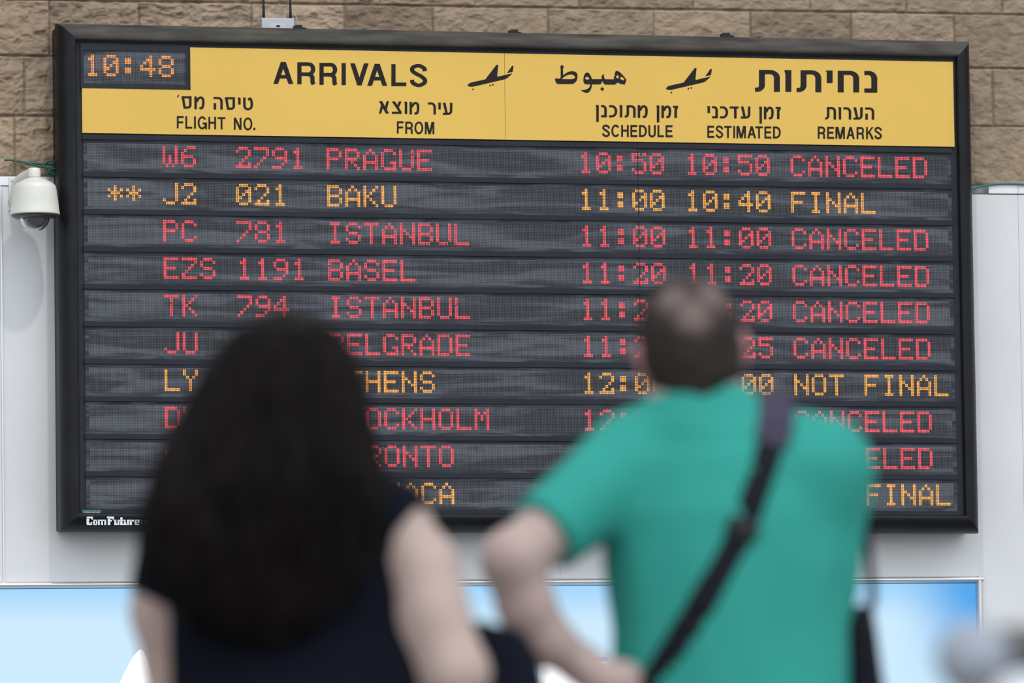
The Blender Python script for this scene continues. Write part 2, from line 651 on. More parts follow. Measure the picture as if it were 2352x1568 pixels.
def stroke(mb, pts, wv, wh, to, closed=False, y=None):
    y = YL if y is None else y
    P_ = [np.array(q, float) for q in pts]
    n = len(P_)
    Ls, Rs = [], []
    for i in range(n):
        if closed:
            a, b = P_[(i - 1) % n], P_[(i + 1) % n]
        else:
            a, b = P_[max(i - 1, 0)], P_[min(i + 1, n - 1)]
        d0 = P_[i] - a; d1 = b - P_[i]
        d0 = d0 / (np.linalg.norm(d0) + 1e-9); d1 = d1 / (np.linalg.norm(d1) + 1e-9)
        t = d0 + d1
        t /= np.linalg.norm(t) + 1e-9
        nn = np.array([-t[1], t[0]])
        c = max(0.5, abs(nn @ np.array([-d1[1], d1[0]]))) if np.linalg.norm(d1) > .5 else 1
        o = np.array([nn[0] * wv / 2, nn[1] * wh / 2]) / c
        Ls.append(P_[i] + o); Rs.append(P_[i] - o)
    m_ = n if closed else n - 1
    for i in range(m_):
        j = (i + 1) % n
        mb.poly([Ls[i], Ls[j], Rs[j], Rs[i]], y=y, to=to)


def glyph(mb, chx, box, wv, wh, to):
    x0, y0, x1, y1 = box
    L, Rr, T, B = x0 + wv / 2, x1 - wv / 2, y0 + wh / 2, y1 - wh / 2
    wd, h = x1 - x0, y1 - y0
    cx, cy = (x0 + x1) / 2, (y0 + y1) / 2

    lay = [0]                           # each stroke of a letter is laid a hair above the last

    def st(*pts, closed=False):
        lay[0] += 1
        stroke(mb, pts, wv, wh, to, closed, YL - 0.0002 * lay[0])

    def pg(*pts):
        lay[0] += 1
        mb.poly(pts, y=YL - 0.0002 * lay[0], to=to)
    r = min(wd, h) * 0.42
    if chx == 'I': st((cx, y0), (cx, y1))
    elif chx == 'L': st((L, y0), (L, y1)); st((x0, B), (x1, B))
    elif chx == 'F': st((L, y0), (L, y1)); st((x0, T), (x1, T)); st((x0, y0 + .5 * h), (x1 - .07 * wd, y0 + .5 * h))
    elif chx == 'E': st((L, y0), (L, y1)); st((x0, T), (x1 - .02 * wd, T)); st((x0, y0 + .49 * h), (x1 - .08 * wd, y0 + .49 * h)); st((x0, B), (x1, B))
    elif chx == 'T': st((x0, T), (x1, T)); st((cx, y0), (cx, y1))
    elif chx == 'H': st((L, y0), (L, y1)); st((Rr, y0), (Rr, y1)); st((x0, y0 + .47 * h), (x1, y0 + .47 * h))
    elif chx == 'N':
        st((L, y0), (L, y1)); st((Rr, y0), (Rr, y1)); pg((x0, y0), (x0 + wv * 1.15, y0), (x1, y1), (x1 - wv * 1.15, y1))
    elif chx == 'M':
        st((x0 + wv * .42, y0), (x0 + wv * .42, y1)); st((x1 - wv * .42, y0), (x1 - wv * .42, y1))
        pg((x0 + .1 * wv, y0), (x0 + wv * 1.5, y0), (cx + wv * .48, y1), (cx - wv * .62, y1))
        pg((x1 - wv * 1.5, y0), (x1 - .1 * wv, y0), (cx + wv * .62, y1), (cx - wv * .48, y1))
    elif chx == 'A':
        a = .60 * wv; k = 1.12 * wv
        pg((x0, y1), (cx - a, y0), (cx - a + k, y0), (x0 + k, y1)); pg((x1 - k, y1), (cx + a - k, y0), (cx + a, y0), (x1, y1))
        yb = y0 + .68 * h; hw = wd * .30
        pg((cx - hw, yb - wh * .5), (cx + hw, yb - wh * .5), (cx + hw * 1.1, yb + wh * .45), (cx - hw * 1.1, yb + wh * .45))
    elif chx == 'V':
        a = .52 * wv; k = 1.12 * wv
        pg((x0, y0), (x0 + k, y0), (cx - a + k, y1), (cx - a, y1)); pg((x1 - k, y0), (x1, y0), (cx + a, y1), (cx + a - k, y1))
    elif chx == 'K':
        st((L, y0), (L, y1))
        pg((x1 - 1.3 * wv, y0), (x1 - .05 * wd, y0), (x0 + wv, y0 + .62 * h), (x0 + wv, y0 + .42 * h))
        pg((x0 + .33 * wd, y0 + .45 * h), (x0 + .50 * wd, y0 + .36 * h), (x1, y1), (x1 - 1.3 * wv, y1))
    elif chx == 'R':
        M_ = y0 + .54 * h; rr = (M_ - T) / 2
        st((L, y0), (L, y1)); rx_ = min(rr * .9, wd * .4)
        st((x0, T), (Rr - rx_ - .02 * wd, T), *arc(Rr - rx_ - .02 * wd, T + rr, rx_, rr, -90, 90), (x0, M_))
        st(*spline([(cx - .02 * wd, M_), (x1 - .30 * wd, M_ + .03 * h), (x1 - wv * .78, M_ + .14 * h), (x1 - wv * .72, y1 - .1 * h), (x1 - wv * .45, y1)]))
    elif chx == 'D':
        st((L, y0), (L, y1)); rx_ = wd * .48
        st((x0, T), (Rr - rx_, T), *arc(Rr - rx_, cy, rx_, (B - T) / 2, -90, 90, 20), (x0, B))
    elif chx == 'O': st(*arc(cx, cy, (Rr - L) / 2, (B - T) / 2, 0, 355, 40), closed=True)
    elif chx == 'C': st(*arc(cx, cy, (Rr - L) / 2, (B - T) / 2, -38, -322, 36))
    elif chx == 'G':
        st(*arc(cx, cy, (Rr - L) / 2, (B - T) / 2, -36, -345, 36)); st((cx + .05 * wd, y0 + .55 * h), (x1, y0 + .55 * h)); st((x1 - wv * .4, y0 + .5 * h), (x1 - wv * .4, y1))
    elif chx == 'U': st((L, y0), *arc(cx, B - .25 * h, (Rr - L) / 2, .25 * h, 180, 0, 18), (Rr, y0))
    elif chx == 'S':
        st(*spline([(Rr - .01 * wd, y0 + .31 * h), (Rr - .07 * wd, y0 + .18 * h), (cx, T), (L + .06 * wd, y0 + .15 * h), (L + .03 * wd, y0 + .30 * h), (cx - .12 * wd, y0 + .43 * h),
                    (cx + .16 * wd, y0 + .54 * h), (Rr - .01 * wd, y0 + .70 * h), (Rr - .08 * wd, y1 - .16 * h), (cx, B), (L + .07 * wd, y1 - .17 * h), (L, y1 - .31 * h)]))
    elif chx == '.': pg((x0, y0), (x1, y0), (x1, y1), (x0, y1))
    # Hebrew letters
    elif chx == '\u05d8': st((L, y0), (L, y0 + .6 * h), *arc(cx, y0 + .62 * h, (Rr - L) / 2, B - (y0 + .62 * h), 180, 0, 16), (Rr, y0 + .45 * h), *spline([(Rr - .02 * wd, y0 + .3 * h), (x0 + .72 * wd, T), (x0 + .5 * wd, y0 + .18 * h)])[1:])
    elif chx == '\u05d9': st((Rr, y0), (Rr, y1)); pg((x0, y0), (x1 - wv * .5, y0), (x1 - wv * .9, y0 + .28 * h))
    elif chx == '\u05e1':
        st((L, y0), (L + .20 * wd, y1 - wh * .2)); st((x0, T), (x1, T)); st((Rr, y0), (Rr, y1 - .36 * h), *arc(Rr - .25 * wd, B - .2 * h, .25 * wd, .2 * h, 0, 90), (L + .1 * wd, B))
    elif chx == '\u05d4':
        st((x0, T), (Rr - .35 * wd, T), *arc(Rr - .35 * wd, T + .3 * h, .35 * wd, .3 * h, -90, 0), (Rr, y1)); st((L + .02 * wd, y0 + .5 * h), (L + .02 * wd, y1))
    elif chx == '\u05de':
        st((L, y0), (L, y1))
        st(*spline([(L + .1 * wd, y0 + .42 * h), (x0 + .40 * wd, y0 + .17 * h), (x0 + .62 * wd, T - .0 * h), (Rr - .05 * wd, y0 + .20 * h), (Rr, y0 + .5 * h), (Rr - .06 * wd, y0 + .80 * h), (x0 + .70 * wd, B), (x0 + .50 * wd, B - .02 * h)]))
    elif chx == '\u05e2':
        st((Rr, y0), (Rr - .01 * wd, y1 - .36 * h), *arc(Rr - .3 * wd, B - .26 * h, .29 * wd, .26 * h, 0, 90), (x0, B)); pg((x0, y0), (x0 + wv * 1.08, y0), (x0 + .53 * wd, y1 - wh * .6), (x0 + .27 * wd, y1 - wh * .6))
    elif chx == '\u05e8': st((x0, T), (Rr - .42 * wd, T), *arc(Rr - .42 * wd, T + .32 * h, .42 * wd, .32 * h, -90, 0), (Rr, y1))
    elif chx in '\u05d5\u05df': st((Rr, y0), (Rr, y1)); pg((x0, y0), (x1 - wv * .5, y0), (x1 - wv * .9, y0 + wv * 1.1))
    elif chx == '\u05e6':
        st((x0, B), (x1, B)); pg((x0, y0), (x0 + 1.3 * wv, y0), (x1, y1 - .16 * h), (x1, y1), (x1 - wv * .9, y1 - .1 * h)); pg((x1 - 1.1 * wv, y0), (x1, y0), (x0 + .72 * wd, y0 + .48 * h), (x0 + .55 * wd, y0 + .30 * h))
    elif chx == '\u05d0':
        pg((x0, y0), (x0 + 1.3 * wv, y0), (x1, y1), (x1 - 1.3 * wv, y1)); pg((x1 - 1.0 * wv, y0), (x1, y0), (x0 + .78 * wd, y0 + .70 * h), (x0 + .58 * wd, y0 + .5 * h))
        pg((x0 + .20 * wd, y0 + .30 * h), (x0 + .40 * wd, y0 + .48 * h), (x0 + .9 * wv, y1), (x0, y1))
    elif chx == '\u05d6': st((x0, y0 + wh * .55), (x1, y0 + wh * .55)); st((x1 - .18 * wd, y0 + .12 * h), (cx + .02 * wd, y0 + .3 * h), (cx + .02 * wd, y1))
    elif chx == '\u05ea':
        lx = x0 + .16 * wd + wv / 2
        st((lx, y0), *arc(lx - .22 * wd, B - .2 * h, .22 * wd, .2 * h, 0, 75), (x0, B)); st((lx - wv / 2, T), (Rr - .3 * wd, T), *arc(Rr - .3 * wd, T + .26 * h, .3 * wd, .26 * h, -90, 0), (Rr, y1))
    elif chx == '\u05db': st((x0, T), (Rr - .5 * wd, T), *arc(Rr - .5 * wd, cy, .5 * wd, (B - T) / 2, -90, 90, 20), (x0, B))
    elif chx == '\u05e0': st((x0, T), (Rr - .42 * wd, T), *arc(Rr - .42 * wd, T + .27 * h, .42 * wd, .27 * h, -90, 0), (Rr, y1)); st((x0, B), (x1, B))
    elif chx == '\u05d3': st((x0, T), (x1, T)); st((x0 + .63 * wd, y0), (x0 + .63 * wd, y1))
    elif chx == '\u05d7': st((L, y0), (L, y1)); st((x0, T), (Rr - .3 * wd, T), *arc(Rr - .3 * wd, T + .26 * h, .3 * wd, .26 * h, -90, 0), (Rr, y1))
    elif chx == "'": pg((x0 + .55 * wd, y0), (x1, y0), (x0 + .4 * wd, y1), (x0, y1))


def lettering(name, parent, s, ox, oy, wv, wh, items):
    mb = MB()
    to = bmap(s, ox, oy)
    for c, bb in items:
        glyph(mb, c, bb, wv, wh, to)
    return mb.obj(name, m_ink, parent)


lettering('header_text', headL, 6.19, 615, 130, 60, 50, [('A', (80, 75, 362, 387)), ('R', (420, 80, 680, 392)), ('R', (735, 88, 992, 400)), ('I', (1048, 92, 1112, 403)), ('V', (1172, 95, 1435, 407)), ('A', (1415, 102, 1697, 413)), ('L', (1757, 107, 1970, 418)), ('S', (2020, 103, 2268, 432))])
lettering('header_text', headL, 11.76, 395, 210, 48, 50, [('F', (132, 663, 315, 995)), ('L', (363, 668, 548, 1000)), ('I', (598, 675, 645, 1003)), ('G', (695, 670, 940, 1020)), ('H', (985, 685, 1190, 1018)), ('T', (1235, 692, 1443, 1022)), ('N', (1672, 705, 1878, 1033)), ('O', (1930, 700, 2172, 1050)), ('.', (2200, 980, 2250, 1045))])
lettering('header_text', headL, 11.76, 395, 210, 66, 55, [("'", (130, 90, 205, 160)), ('\u05e1', (258, 128, 528, 460)), ('\u05de', (605, 132, 880, 478)), ('\u05d4', (1122, 148, 1372, 485)), ('\u05e1', (1430, 155, 1702, 490)), ('\u05d9', (1775, 165, 1855, 352)), ('\u05d8', (1922, 162, 2188, 505))])
lettering('header_text', headL, 12.38, 860, 220, 50, 54, [('F', (640, 722, 828, 1070)), ('R', (878, 732, 1098, 1078)), ('O', (1138, 728, 1388, 1092)), ('M', (1438, 743, 1698, 1088))])
lettering('header_text', headL, 12.38, 860, 220, 70, 58, [('\u05d0', (130, 152, 415, 500)), ('\u05e6', (495, 160, 772, 508)), ('\u05d5', (848, 168, 932, 513)), ('\u05de', (998, 172, 1278, 528)), ('\u05e8', (1520, 185, 1748, 530)), ('\u05d9', (1808, 192, 1888, 385)), ('\u05e2', (1945, 195, 2218, 540))])
lettering('header_text', headR, 11.2, 1360, 228, 47, 50, [('S', (260, 648, 460, 972)), ('C', (495, 648, 715, 972)), ('H', (748, 658, 942, 968)), ('E', (985, 660, 1165, 970)), ('D', (1208, 660, 1408, 970)), ('U', (1448, 660, 1638, 980)), ('L', (1682, 663, 1848, 973)), ('E', (1890, 665, 2072, 973))])
lettering('header_text', headR, 11.2, 1360, 228, 66, 54, [('\u05df', (90, 148, 172, 580)), ('\u05e0', (230, 148, 378, 460)), ('\u05db', (437, 150, 648, 462)), ('\u05d5', (700, 150, 778, 463)), ('\u05ea', (840, 152, 1122, 468)), ('\u05de', (1172, 150, 1432, 475)), ('\u05df', (1650, 158, 1730, 592)), ('\u05de', (1782, 158, 2035, 480)), ('\u05d6', (2080, 162, 2212, 475))])
lettering('header_text', headR, 11.76, 1610, 230, 48, 51, [('E', (172, 690, 358, 1013)), ('S', (398, 683, 602, 1025)), ('T', (630, 695, 828, 1020)), ('I', (875, 695, 920, 1022)), ('M', (963, 698, 1210, 1025)), ('A', (1255, 702, 1487, 1027)), ('T', (1470, 705, 1668, 1030)), ('E', (1715, 708, 1903, 1032)), ('D', (1948, 708, 2155, 1032))])
lettering('header_text', headR, 11.76, 1610, 230, 68, 55, [('\u05d9', (165, 158, 245, 347)), ('\u05e0', (300, 160, 457, 487)), ('\u05db', (512, 163, 735, 490)), ('\u05d3', (775, 168, 1018, 492)), ('\u05e2', (1078, 170, 1335, 495)), ('\u05df', (1565, 175, 1648, 632)), ('\u05de', (1700, 175, 1967, 513)), ('\u05d6', (2015, 180, 2155, 508))])
lettering('header_text', headR, 13.07, 1860, 235, 54, 58, [('R', (238, 722, 468, 1090)), ('E', (520, 732, 728, 1092)), ('M', (775, 732, 1050, 1095)), ('A', (1098, 735, 1352, 1098)), ('R', (1405, 738, 1635, 1100)), ('K', (1690, 738, 1925, 1105)), ('S', (1940, 732, 2165, 1110))])
lettering('header_text', headR, 13.07, 1860, 235, 76, 62, [('\u05ea', (460, 140, 790, 512)), ('\u05d5', (850, 145, 943, 510)), ('\u05e8', (1008, 148, 1245, 512)), ('\u05e2', (1310, 148, 1590, 515)), ('\u05d4', (1662, 152, 1935, 517))])
lettering('header_text', headR, 7.587, 1720, 140, 103, 72, [('\u05ea', (107, 155, 540, 537)), ('\u05d5', (618, 158, 740, 537)), ('\u05ea', (832, 160, 1262, 543)), ('\u05d9', (1340, 165, 1460, 383)), ('\u05d7', (1550, 170, 1922, 546)), ('\u05e0', (2012, 173, 2238, 550))])

# Arabic word, traced outlines
ar = MB(); to = bmap(12.38, 1260, 140)
ar.poly([(178, 497), (318, 500), (345, 470), (345, 205), (330, 170), (370, 105), (442, 160), (410, 205), (415, 408), (480, 355), (560, 308), (640, 290), (720, 292), (780, 318), (815, 360), (827, 420), (820, 500), (795, 565), (750, 615), (705, 645), (665, 655), (270, 655), (228, 635), (198, 580)],
        [[(385, 500), (440, 450), (520, 405), (600, 383), (660, 383), (715, 400), (745, 435), (757, 468), (730, 493), (690, 513), (620, 516), (395, 514)]], y=YL, to=to)
ar.poly([(1235, 515), (1510, 515), (1508, 430), (1560, 358), (1585, 480), (1605, 517), (1865, 520), (1850, 470), (1890, 385), (1875, 370), (1910, 285), (1935, 275), (2010, 305), (2100, 385), (2170, 470), (2215, 540), (2168, 672), (2080, 660), (1955, 612), (1920, 650), (1880, 672), (1620, 672), (1580, 655), (1555, 620), (1528, 565), (1500, 635), (1470, 665), (1240, 665), (1225, 745), (1195, 830), (1150, 885), (1090, 907), (1030, 895), (970, 865), (920, 828), (980, 825), (1060, 812), (1130, 780), (1172, 725), (1190, 665), (1060, 662), (1015, 635), (990, 580), (990, 500), (1005, 420), (1035, 360), (1080, 328), (1110, 325), (1150, 345), (1190, 400), (1215, 460)],
        [[(1038, 490), (1060, 455), (1095, 443), (1130, 460), (1165, 515), (1130, 524), (1050, 518)], [(1908, 452), (1960, 392), (2008, 460), (1965, 498)], [(2062, 440), (2120, 475), (2155, 520), (2148, 555), (2090, 535), (2032, 508)]], y=YL, to=to)
ar.poly([(1515, 737), (1582, 785), (1535, 857), (1468, 800)], y=YL, to=to)
ar.obj('header_text', m_ink, headR)
for k, hd in ((0, headL), (1, headR)):
    pl = MB(); to = bmap(16.8, 1060 + 455.5 * k, 130 + 7.3 * k)
    pl.poly([(240, 1110), (250, 1080), (290, 1040), (350, 1005), (430, 985), (920, 875), (1345, 320), (1375, 312), (1410, 318), (1420, 340), (1375, 745), (1395, 770), (1430, 765), (1970, 640), (1860, 745), (1760, 830), (1700, 862), (1640, 880), (500, 1145), (430, 1158), (350, 1160), (290, 1150), (255, 1135)], y=YL, to=to)
    pl.poly([(1755, 632), (1945, 360), (1975, 350), (2005, 358), (2008, 385), (1978, 575), (1965, 588)], y=YL, to=to)
    for c in ((447, 1262), (1105, 1110), (1215, 1083)):
        pl.poly(arc(c[0], c[1], 30, 34, 0, 340, 15), y=YL, to=to)
    pl.obj('landing_plane_symbol', m_ink, hd)

# ---- LED window material
m_led = bpy.data.materials.new('unlit_led_matrix')
m_led.use_nodes = True
n_, l_ = m_led.node_tree.nodes, m_led.node_tree.links
b_ = n_['Principled BSDF']
b_.inputs['Roughness'].default_value = 0.5
b_.inputs['Specular IOR Level'].default_value = 0.15
t_ = n_.new('ShaderNodeTexCoord'); sp = n_.new('ShaderNodeSeparateXYZ'); l_.new(t_.outputs['Object'], sp.inputs[0])
oi = n_.new('ShaderNodeObjectInfo')


def mth(op, a, b=None, c=None):
    r = n_.new('ShaderNodeMath'); r.operation = op
    for i_, q in enumerate((a, b, c)):
        if q is None: continue
        if isinstance(q, (int, float)): r.inputs[i_].default_value = q
        else: l_.new(q, r.inputs[i_])
    return r.outputs[0]


fx = mth('SUBTRACT', mth('FRACT', mth('DIVIDE', sp.outputs[0], p)), 0.5)
fz = mth('SUBTRACT', mth('FRACT', mth('DIVIDE', sp.outputs[2], p)), 0.5)
dd = mth('SQRT', mth('ADD', mth('MULTIPLY', fx, fx), mth('MULTIPLY', fz, fz)))
dot = maprange(dd, 0.42, 0.24)
cmb = n_.new('ShaderNodeCombineXYZ')
l_.new(mth('ADD', mth('MULTIPLY', sp.outputs[0], 1.1), mth('MULTIPLY', oi.outputs['Random'], 57.0)), cmb.inputs[0])
l_.new(mth('MULTIPLY', sp.outputs[2], 9.0), cmb.inputs[2])
l_.new(mth('MULTIPLY', oi.outputs['Random'], 31.0), cmb.inputs[1])
nz1 = n_.new('ShaderNodeTexNoise'); nz1.inputs['Scale'].default_value = 2.2; nz1.inputs['Detail'].default_value = 5; nz1.inputs['Distortion'].default_value = 0.8
l_.new(cmb.outputs[0], nz1.inputs['Vector'])
haze = maprange(nz1.outputs['Fac'], 0.41, 0.62)
base = mixc(dot, (0.017, 0.0175, 0.0205), (0.072, 0.075, 0.082))
hz = mixc(dot, (0.050, 0.054, 0.065), (0.118, 0.125, 0.140))
colr_ = mixc(haze, base, hz)
l_.new(colr_, b_.inputs['Base Color'])
m_film2 = bpy.data.materials.new('smeared_window_edge')
m_film2.use_nodes = True
n_, l_ = m_film2.node_tree.nodes, m_film2.node_tree.links
b_ = n_['Principled BSDF']; b_.inputs['Roughness'].default_value = 0.5; b_.inputs['Specular IOR Level'].default_value = 0.15
t_ = n_.new('ShaderNodeTexCoord'); sp = n_.new('ShaderNodeSeparateXYZ'); l_.new(t_.outputs['Object'], sp.inputs[0])
oi = n_.new('ShaderNodeObjectInfo')
cmb = n_.new('ShaderNodeCombineXYZ')
l_.new(mth('ADD', mth('MULTIPLY', sp.outputs[0], 1.6), mth('MULTIPLY', oi.outputs['Random'], 57.0)), cmb.inputs[0])
l_.new(mth('MULTIPLY', sp.outputs[2], 16.0), cmb.inputs[2])
nz1 = n_.new('ShaderNodeTexNoise'); nz1.inputs['Scale'].default_value = 2.5; nz1.inputs['Detail'].default_value = 4; nz1.inputs['Distortion'].default_value = 1.0
l_.new(cmb.outputs[0], nz1.inputs['Vector'])
l_.new(mixc(maprange(nz1.outputs['Fac'], 0.42, 0.66), (0.024, 0.0255, 0.031), (0.058, 0.064, 0.078)), b_.inputs['Base Color'])

FONT = {
    '0': "01110 10001 10011 10101 11001 10001 01110", '1': "00100 01100 00100 00100 00100 00100 01110", '2': "01110 10001 00001 00010 00100 01001 11111",
    '3': "01110 10001 00001 00110 00001 10001 01110", '4': "00010 00110 01010 10010 11111 00010 00010", '5': "11111 10000 11110 00001 00001 10001 01110",
    '6': "00111 01000 10000 11110 10001 10001 01110", '7': "11111 00001 00001 00010 00100 01000 10000", '8': "01110 10001 10001 01110 10001 10001 01110",
    '9': "01110 10001 10001 01111 00001 00010 11100", ':': "00000 01100 01100 00000 01100 01100 00000", '*': "00000 00100 10101 01110 10101 00100 00000",
    'A': "00100 01010 10001 10001 11111 10001 10001", 'B': "11110 10001 10001 11110 10001 10001 11110", 'C': "01110 10001 10000 10000 10000 10001 01110",
    'D': "11110 10001 10001 10001 10001 10001 11110", 'E': "11111 10000 10000 11110 10000 10000 11111", 'F': "11111 10000 10000 11110 10000 10000 10000",
    'G': "01110 10001 10000 10000 10011 10001 01111", 'H': "10001 10001 10001 11111 10001 10001 10001", 'I': "01110 00100 00100 00100 00100 00100 01110",
    'J': "00001 00001 00001 00001 00001 10001 01110", 'K': "10001 10010 10100 11000 10100 10010 10001", 'L': "10000 10000 10000 10000 10000 10000 11111",
    'M': "10001 11011 10101 10101 10001 10001 10001", 'N': "10001 10001 11001 10101 10011 10001 10001", 'O': "01110 10001 10001 10001 10001 10001 01110",
    'P': "11110 10001 10001 11110 10000 10000 10000", 'R': "11110 10001 10001 11110 10100 10010 10001", 'S': "01110 10001 10000 01110 00001 10001 01110",
    'T': "11111 00100 00100 00100 00100 00100 00100", 'U': "10001 10001 10001 10001 10001 10001 01110", 'W': "10001 10001 10001 10101 10101 10101 01010",
    'Y': "10001 10001 01010 00100 00100 00100 00100", 'Z': "11111 00001 00010 00100 01000 10000 11111", ' ': "00000 " * 7}
DEAD = {(0, 16): [(8, 3), (9, 3)], (2, 18): [(8, 11), (6, 13)], (0, 28): [], (4, 3): [(4, 5)], (3, 12): [(0, 4), (1, 4)], (0, 29): [(6, 0), (6, 1), (5, 5)], (4, 19): [(1, 4), (0, 5)]}
m_red = mat('lit_red_led', (0.3, 0.02, 0.03), 0.4, emit=((1.0, 0.085, 0.105), 1.12))
m_amb = mat('lit_amber_led', (0.3, 0.12, 0.02), 0.4, emit=((1.0, 0.38, 0.065), 1.22))
m_ora = mat('lit_orange_led', (0.3, 0.1, 0.02), 0.4, emit=((1.0, 0.30, 0.07), 1.25))
HEX = [(math.cos(math.radians(60 * k + 30)), math.sin(math.radians(60 * k + 30))) for k in range(6)]


def led_text(text, u0, v0, m, parent, key=None):
    mb = MB()
    r = 0.45 * p
    for ci_, chx in enumerate(text):
        rows = FONT[chx].split()
        dead = DEAD.get((key, int(u0 / 12) + ci_), []) if key is not None else []
        for ry_ in range(7):
            for rx_ in range(5):
                if rows[ry_][rx_] != '1': continue
                for a in (0, 1):
                    for b in (0, 1):
                        lu, lv = rx_ * 2 + a, ry_ * 2 + b
                        if (lu, lv) in dead: continue
                        x, z = bx(u0 + 12 * ci_ + lu + 0.5), bz(v0 + lv + 0.5)
                        mb.add([(x, YB - 0.0024, z)] + [(x + r * c, YB - 0.0006, z + r * s_) for c, s_ in HEX], [(0, 1 + k, 1 + (k + 1) % 6) for k in range(6)])
    return mb.obj('lit_text', m, parent)


ROWS = [
    ('r', [(3, 'W6'), (7, '2791'), (12, 'PRAGUE'), (26, '10:50'), (32, '10:50'), (38, 'CANCELED')]),
    ('a', [(0, '**'), (3, 'J2'), (7, '021'), (12, 'BAKU'), (26, '11:00'), (32, '10:40'), (38, 'FINAL')]),
    ('r', [(3, 'PC'), (7, '781'), (12, 'ISTANBUL'), (26, '11:00'), (32, '11:00'), (38, 'CANCELED')]),
    ('r', [(3, 'EZS'), (7, '1191'), (12, 'BASEL'), (26, '11:20'), (32, '11:20'), (38, 'CANCELED')]),
    ('r', [(3, 'TK'), (7, '794'), (12, 'ISTANBUL'), (26, '11:20'), (32, '11:20'), (38, 'CANCELED')]),
    ('r', [(3, 'JU'), (12, 'BELGRADE'), (26, '11:25'), (32, '11:25'), (38, 'CANCELED')]),
    ('a', [(3, 'LY'), (12, 'ATHENS'), (26, '12:00'), (32, '12:00'), (38, 'NOT FINAL')]),
    ('r', [(3, 'DY'), (12, 'STOCKHOLM'), (26, '12:05'), (38, 'CANCELED')]),
    ('r', [(3, 'AC'), (12, 'TORONTO'), (38, 'CANCELED')]),
    ('a', [(12, 'LARNACA'), (38, 'NOT FINAL')])]
gu0, gu1 = -13, 564
for i, (cc, items) in enumerate(ROWS):
    v0 = 24 * i
    org = (bx(0), YB, bz(v0))
    wb = MB()
    wb.add([(bx(gu0), YB, bz(v0 + 15.5)), (bx(gu1), YB, bz(v0 + 15.5)), (bx(gu1), YB, bz(v0 - 1)), (bx(gu0), YB, bz(v0 - 1))], [(0, 1, 2, 3)])
    wb.add([(bx(gu0), YB + 0.003, bz(v0 + 15.5)), (bx(gu1), YB + 0.003, bz(v0 + 15.5)), (bx(gu1), YB + 0.003, bz(v0 - 1)), (bx(gu0), YB + 0.003, bz(v0 - 1))], [(3, 2, 1, 0)])
    row = wb.obj('display_row', m_led, board, origin=org)
    # smeared clear border round the matrix
    sb = MB()
    a0, a1, t0_, t1_ = -15.6, 566.5, -2.9, 17.6
    ou = [(a0, t1_), (a1, t1_), (a1, t0_), (a0, t0_)]
    inn = [(gu0, 15.5), (gu1, 15.5), (gu1, -1), (gu0, -1)]
    sb.add([(bx(u_), YB - 0.0008, bz(v0 + v_)) for u_, v_ in ou] + [(bx(u_), YB - 0.0002, bz(v0 + v_)) for u_, v_ in inn], [(k, (k + 1) % 4, 4 + (k + 1) % 4, 4 + k) for k in range(4)])
    sb.obj('window_border', m_film2, row, origin=org)
    if i < 8:
        sm = MB(); sm.box(bx(352.1), bx(352.5), YB - 0.0018, YB, bz(v0 + t1_), bz(v0 + t0_))
        sm.obj('panel_seam', m_dark, row)
    row['label'] = ('red' if cc == 'r' else 'amber') + ' flight row naming ' + next(t for c, t in items if c == 12).title()
    for c, tx in items:
        led_text(tx, c * 12, v0, m_red if cc == 'r' else m_amb, row, key=i)
for i in range(11):
    v0 = 24 * i - 6.2
    db = MB()
    db.box(bx(-16.2), bx(567), YB - 0.007, YB + 0.004, bz(v0 + 3.2), bz(v0), 0.0012)
    db.obj('divider_bar', m_div, board)
    if 0 < i < 9:
        sc = MB()
        sc.lathe([(0.0, 0.0), (0.003, 0.0), (0.0035, -0.002)], n=12)
        sc.v = [(x + bx(-15.2), YB - 0.0075 + (-z) * 0.5, z2 + bz(v0 + 1.6)) for (x, z2, z) in sc.v]
        sc.obj('screw', m_dark, board)

# clock
ck = MB()
cu0, cu1, cv0, cv1 = -17.0, 54.0, -65.2, -36.6
gu, gv = (-13.4, 50.4), (-59, -41)
for q in ((cu0, cu1, cv0, gv[0] - 1.6), (cu0, cu1, gv[1] + 1.6, cv1), (cu0, gu[0] - 1.6, gv[0] - 1.6, gv[1] + 1.6), (gu[1] + 1.6, cu1, gv[0] - 1.6, gv[1] + 1.6)):
    ck.box(bx(q[0]), bx(q[1]), YB - 0.005, YB + 0.004, bz(q[3]), bz(q[2]))
clock = ck.obj('clock_surround', m_slate, board)
ce = MB()
ce.box(bx(cu0), bx(cu1 + 0.4), YB - 0.0075, YB - 0.004, bz(cv1 + 0.5), bz(cv1 - 0.2)); ce.box(bx(cu1 - 0.3), bx(cu1 + 0.6), YB - 0.0075, YB - 0.004, bz(cv1 + 0.5), bz(cv0))
ce.obj('clock_edge', m_dark, clock)
cw = MB()
org = (bx(-14), YB, bz(-58))
a, b = gu[0] - 1.6, gu[1] + 1.6
cw.box(bx(a), bx(b), YB, YB + 0.003, bz(gv[1] + 1.6), bz(gv[0] - 1.6))
cw.obj('clock_matrix', m_led, clock, origin=org)
led_text('10:48', -14, -58, m_ora, clock)

# maker's name and the green inventory tag on the bottom rail
m_silver = mat('silver_print', (0.62, 0.66, 0.68), 0.5)
m_greyp = mat('grey_print', (0.16, 0.17, 0.18), 0.5)
YR = -0.2245


def rects(name, items, m, y, parent, s=14.25, ox=180, oy=1165):
    mb = MB()
    for (x0, y0, x1, y1) in items:
        mb.poly([(x0, y0), (x1, y0), (x1, y1), (x0, y1)], y=y, to=lambda q: tuple(np.array(W(ox + q[0] / s, oy + q[1] / s, y))[[0, 2]]))
    return mb.obj(name, m, parent)


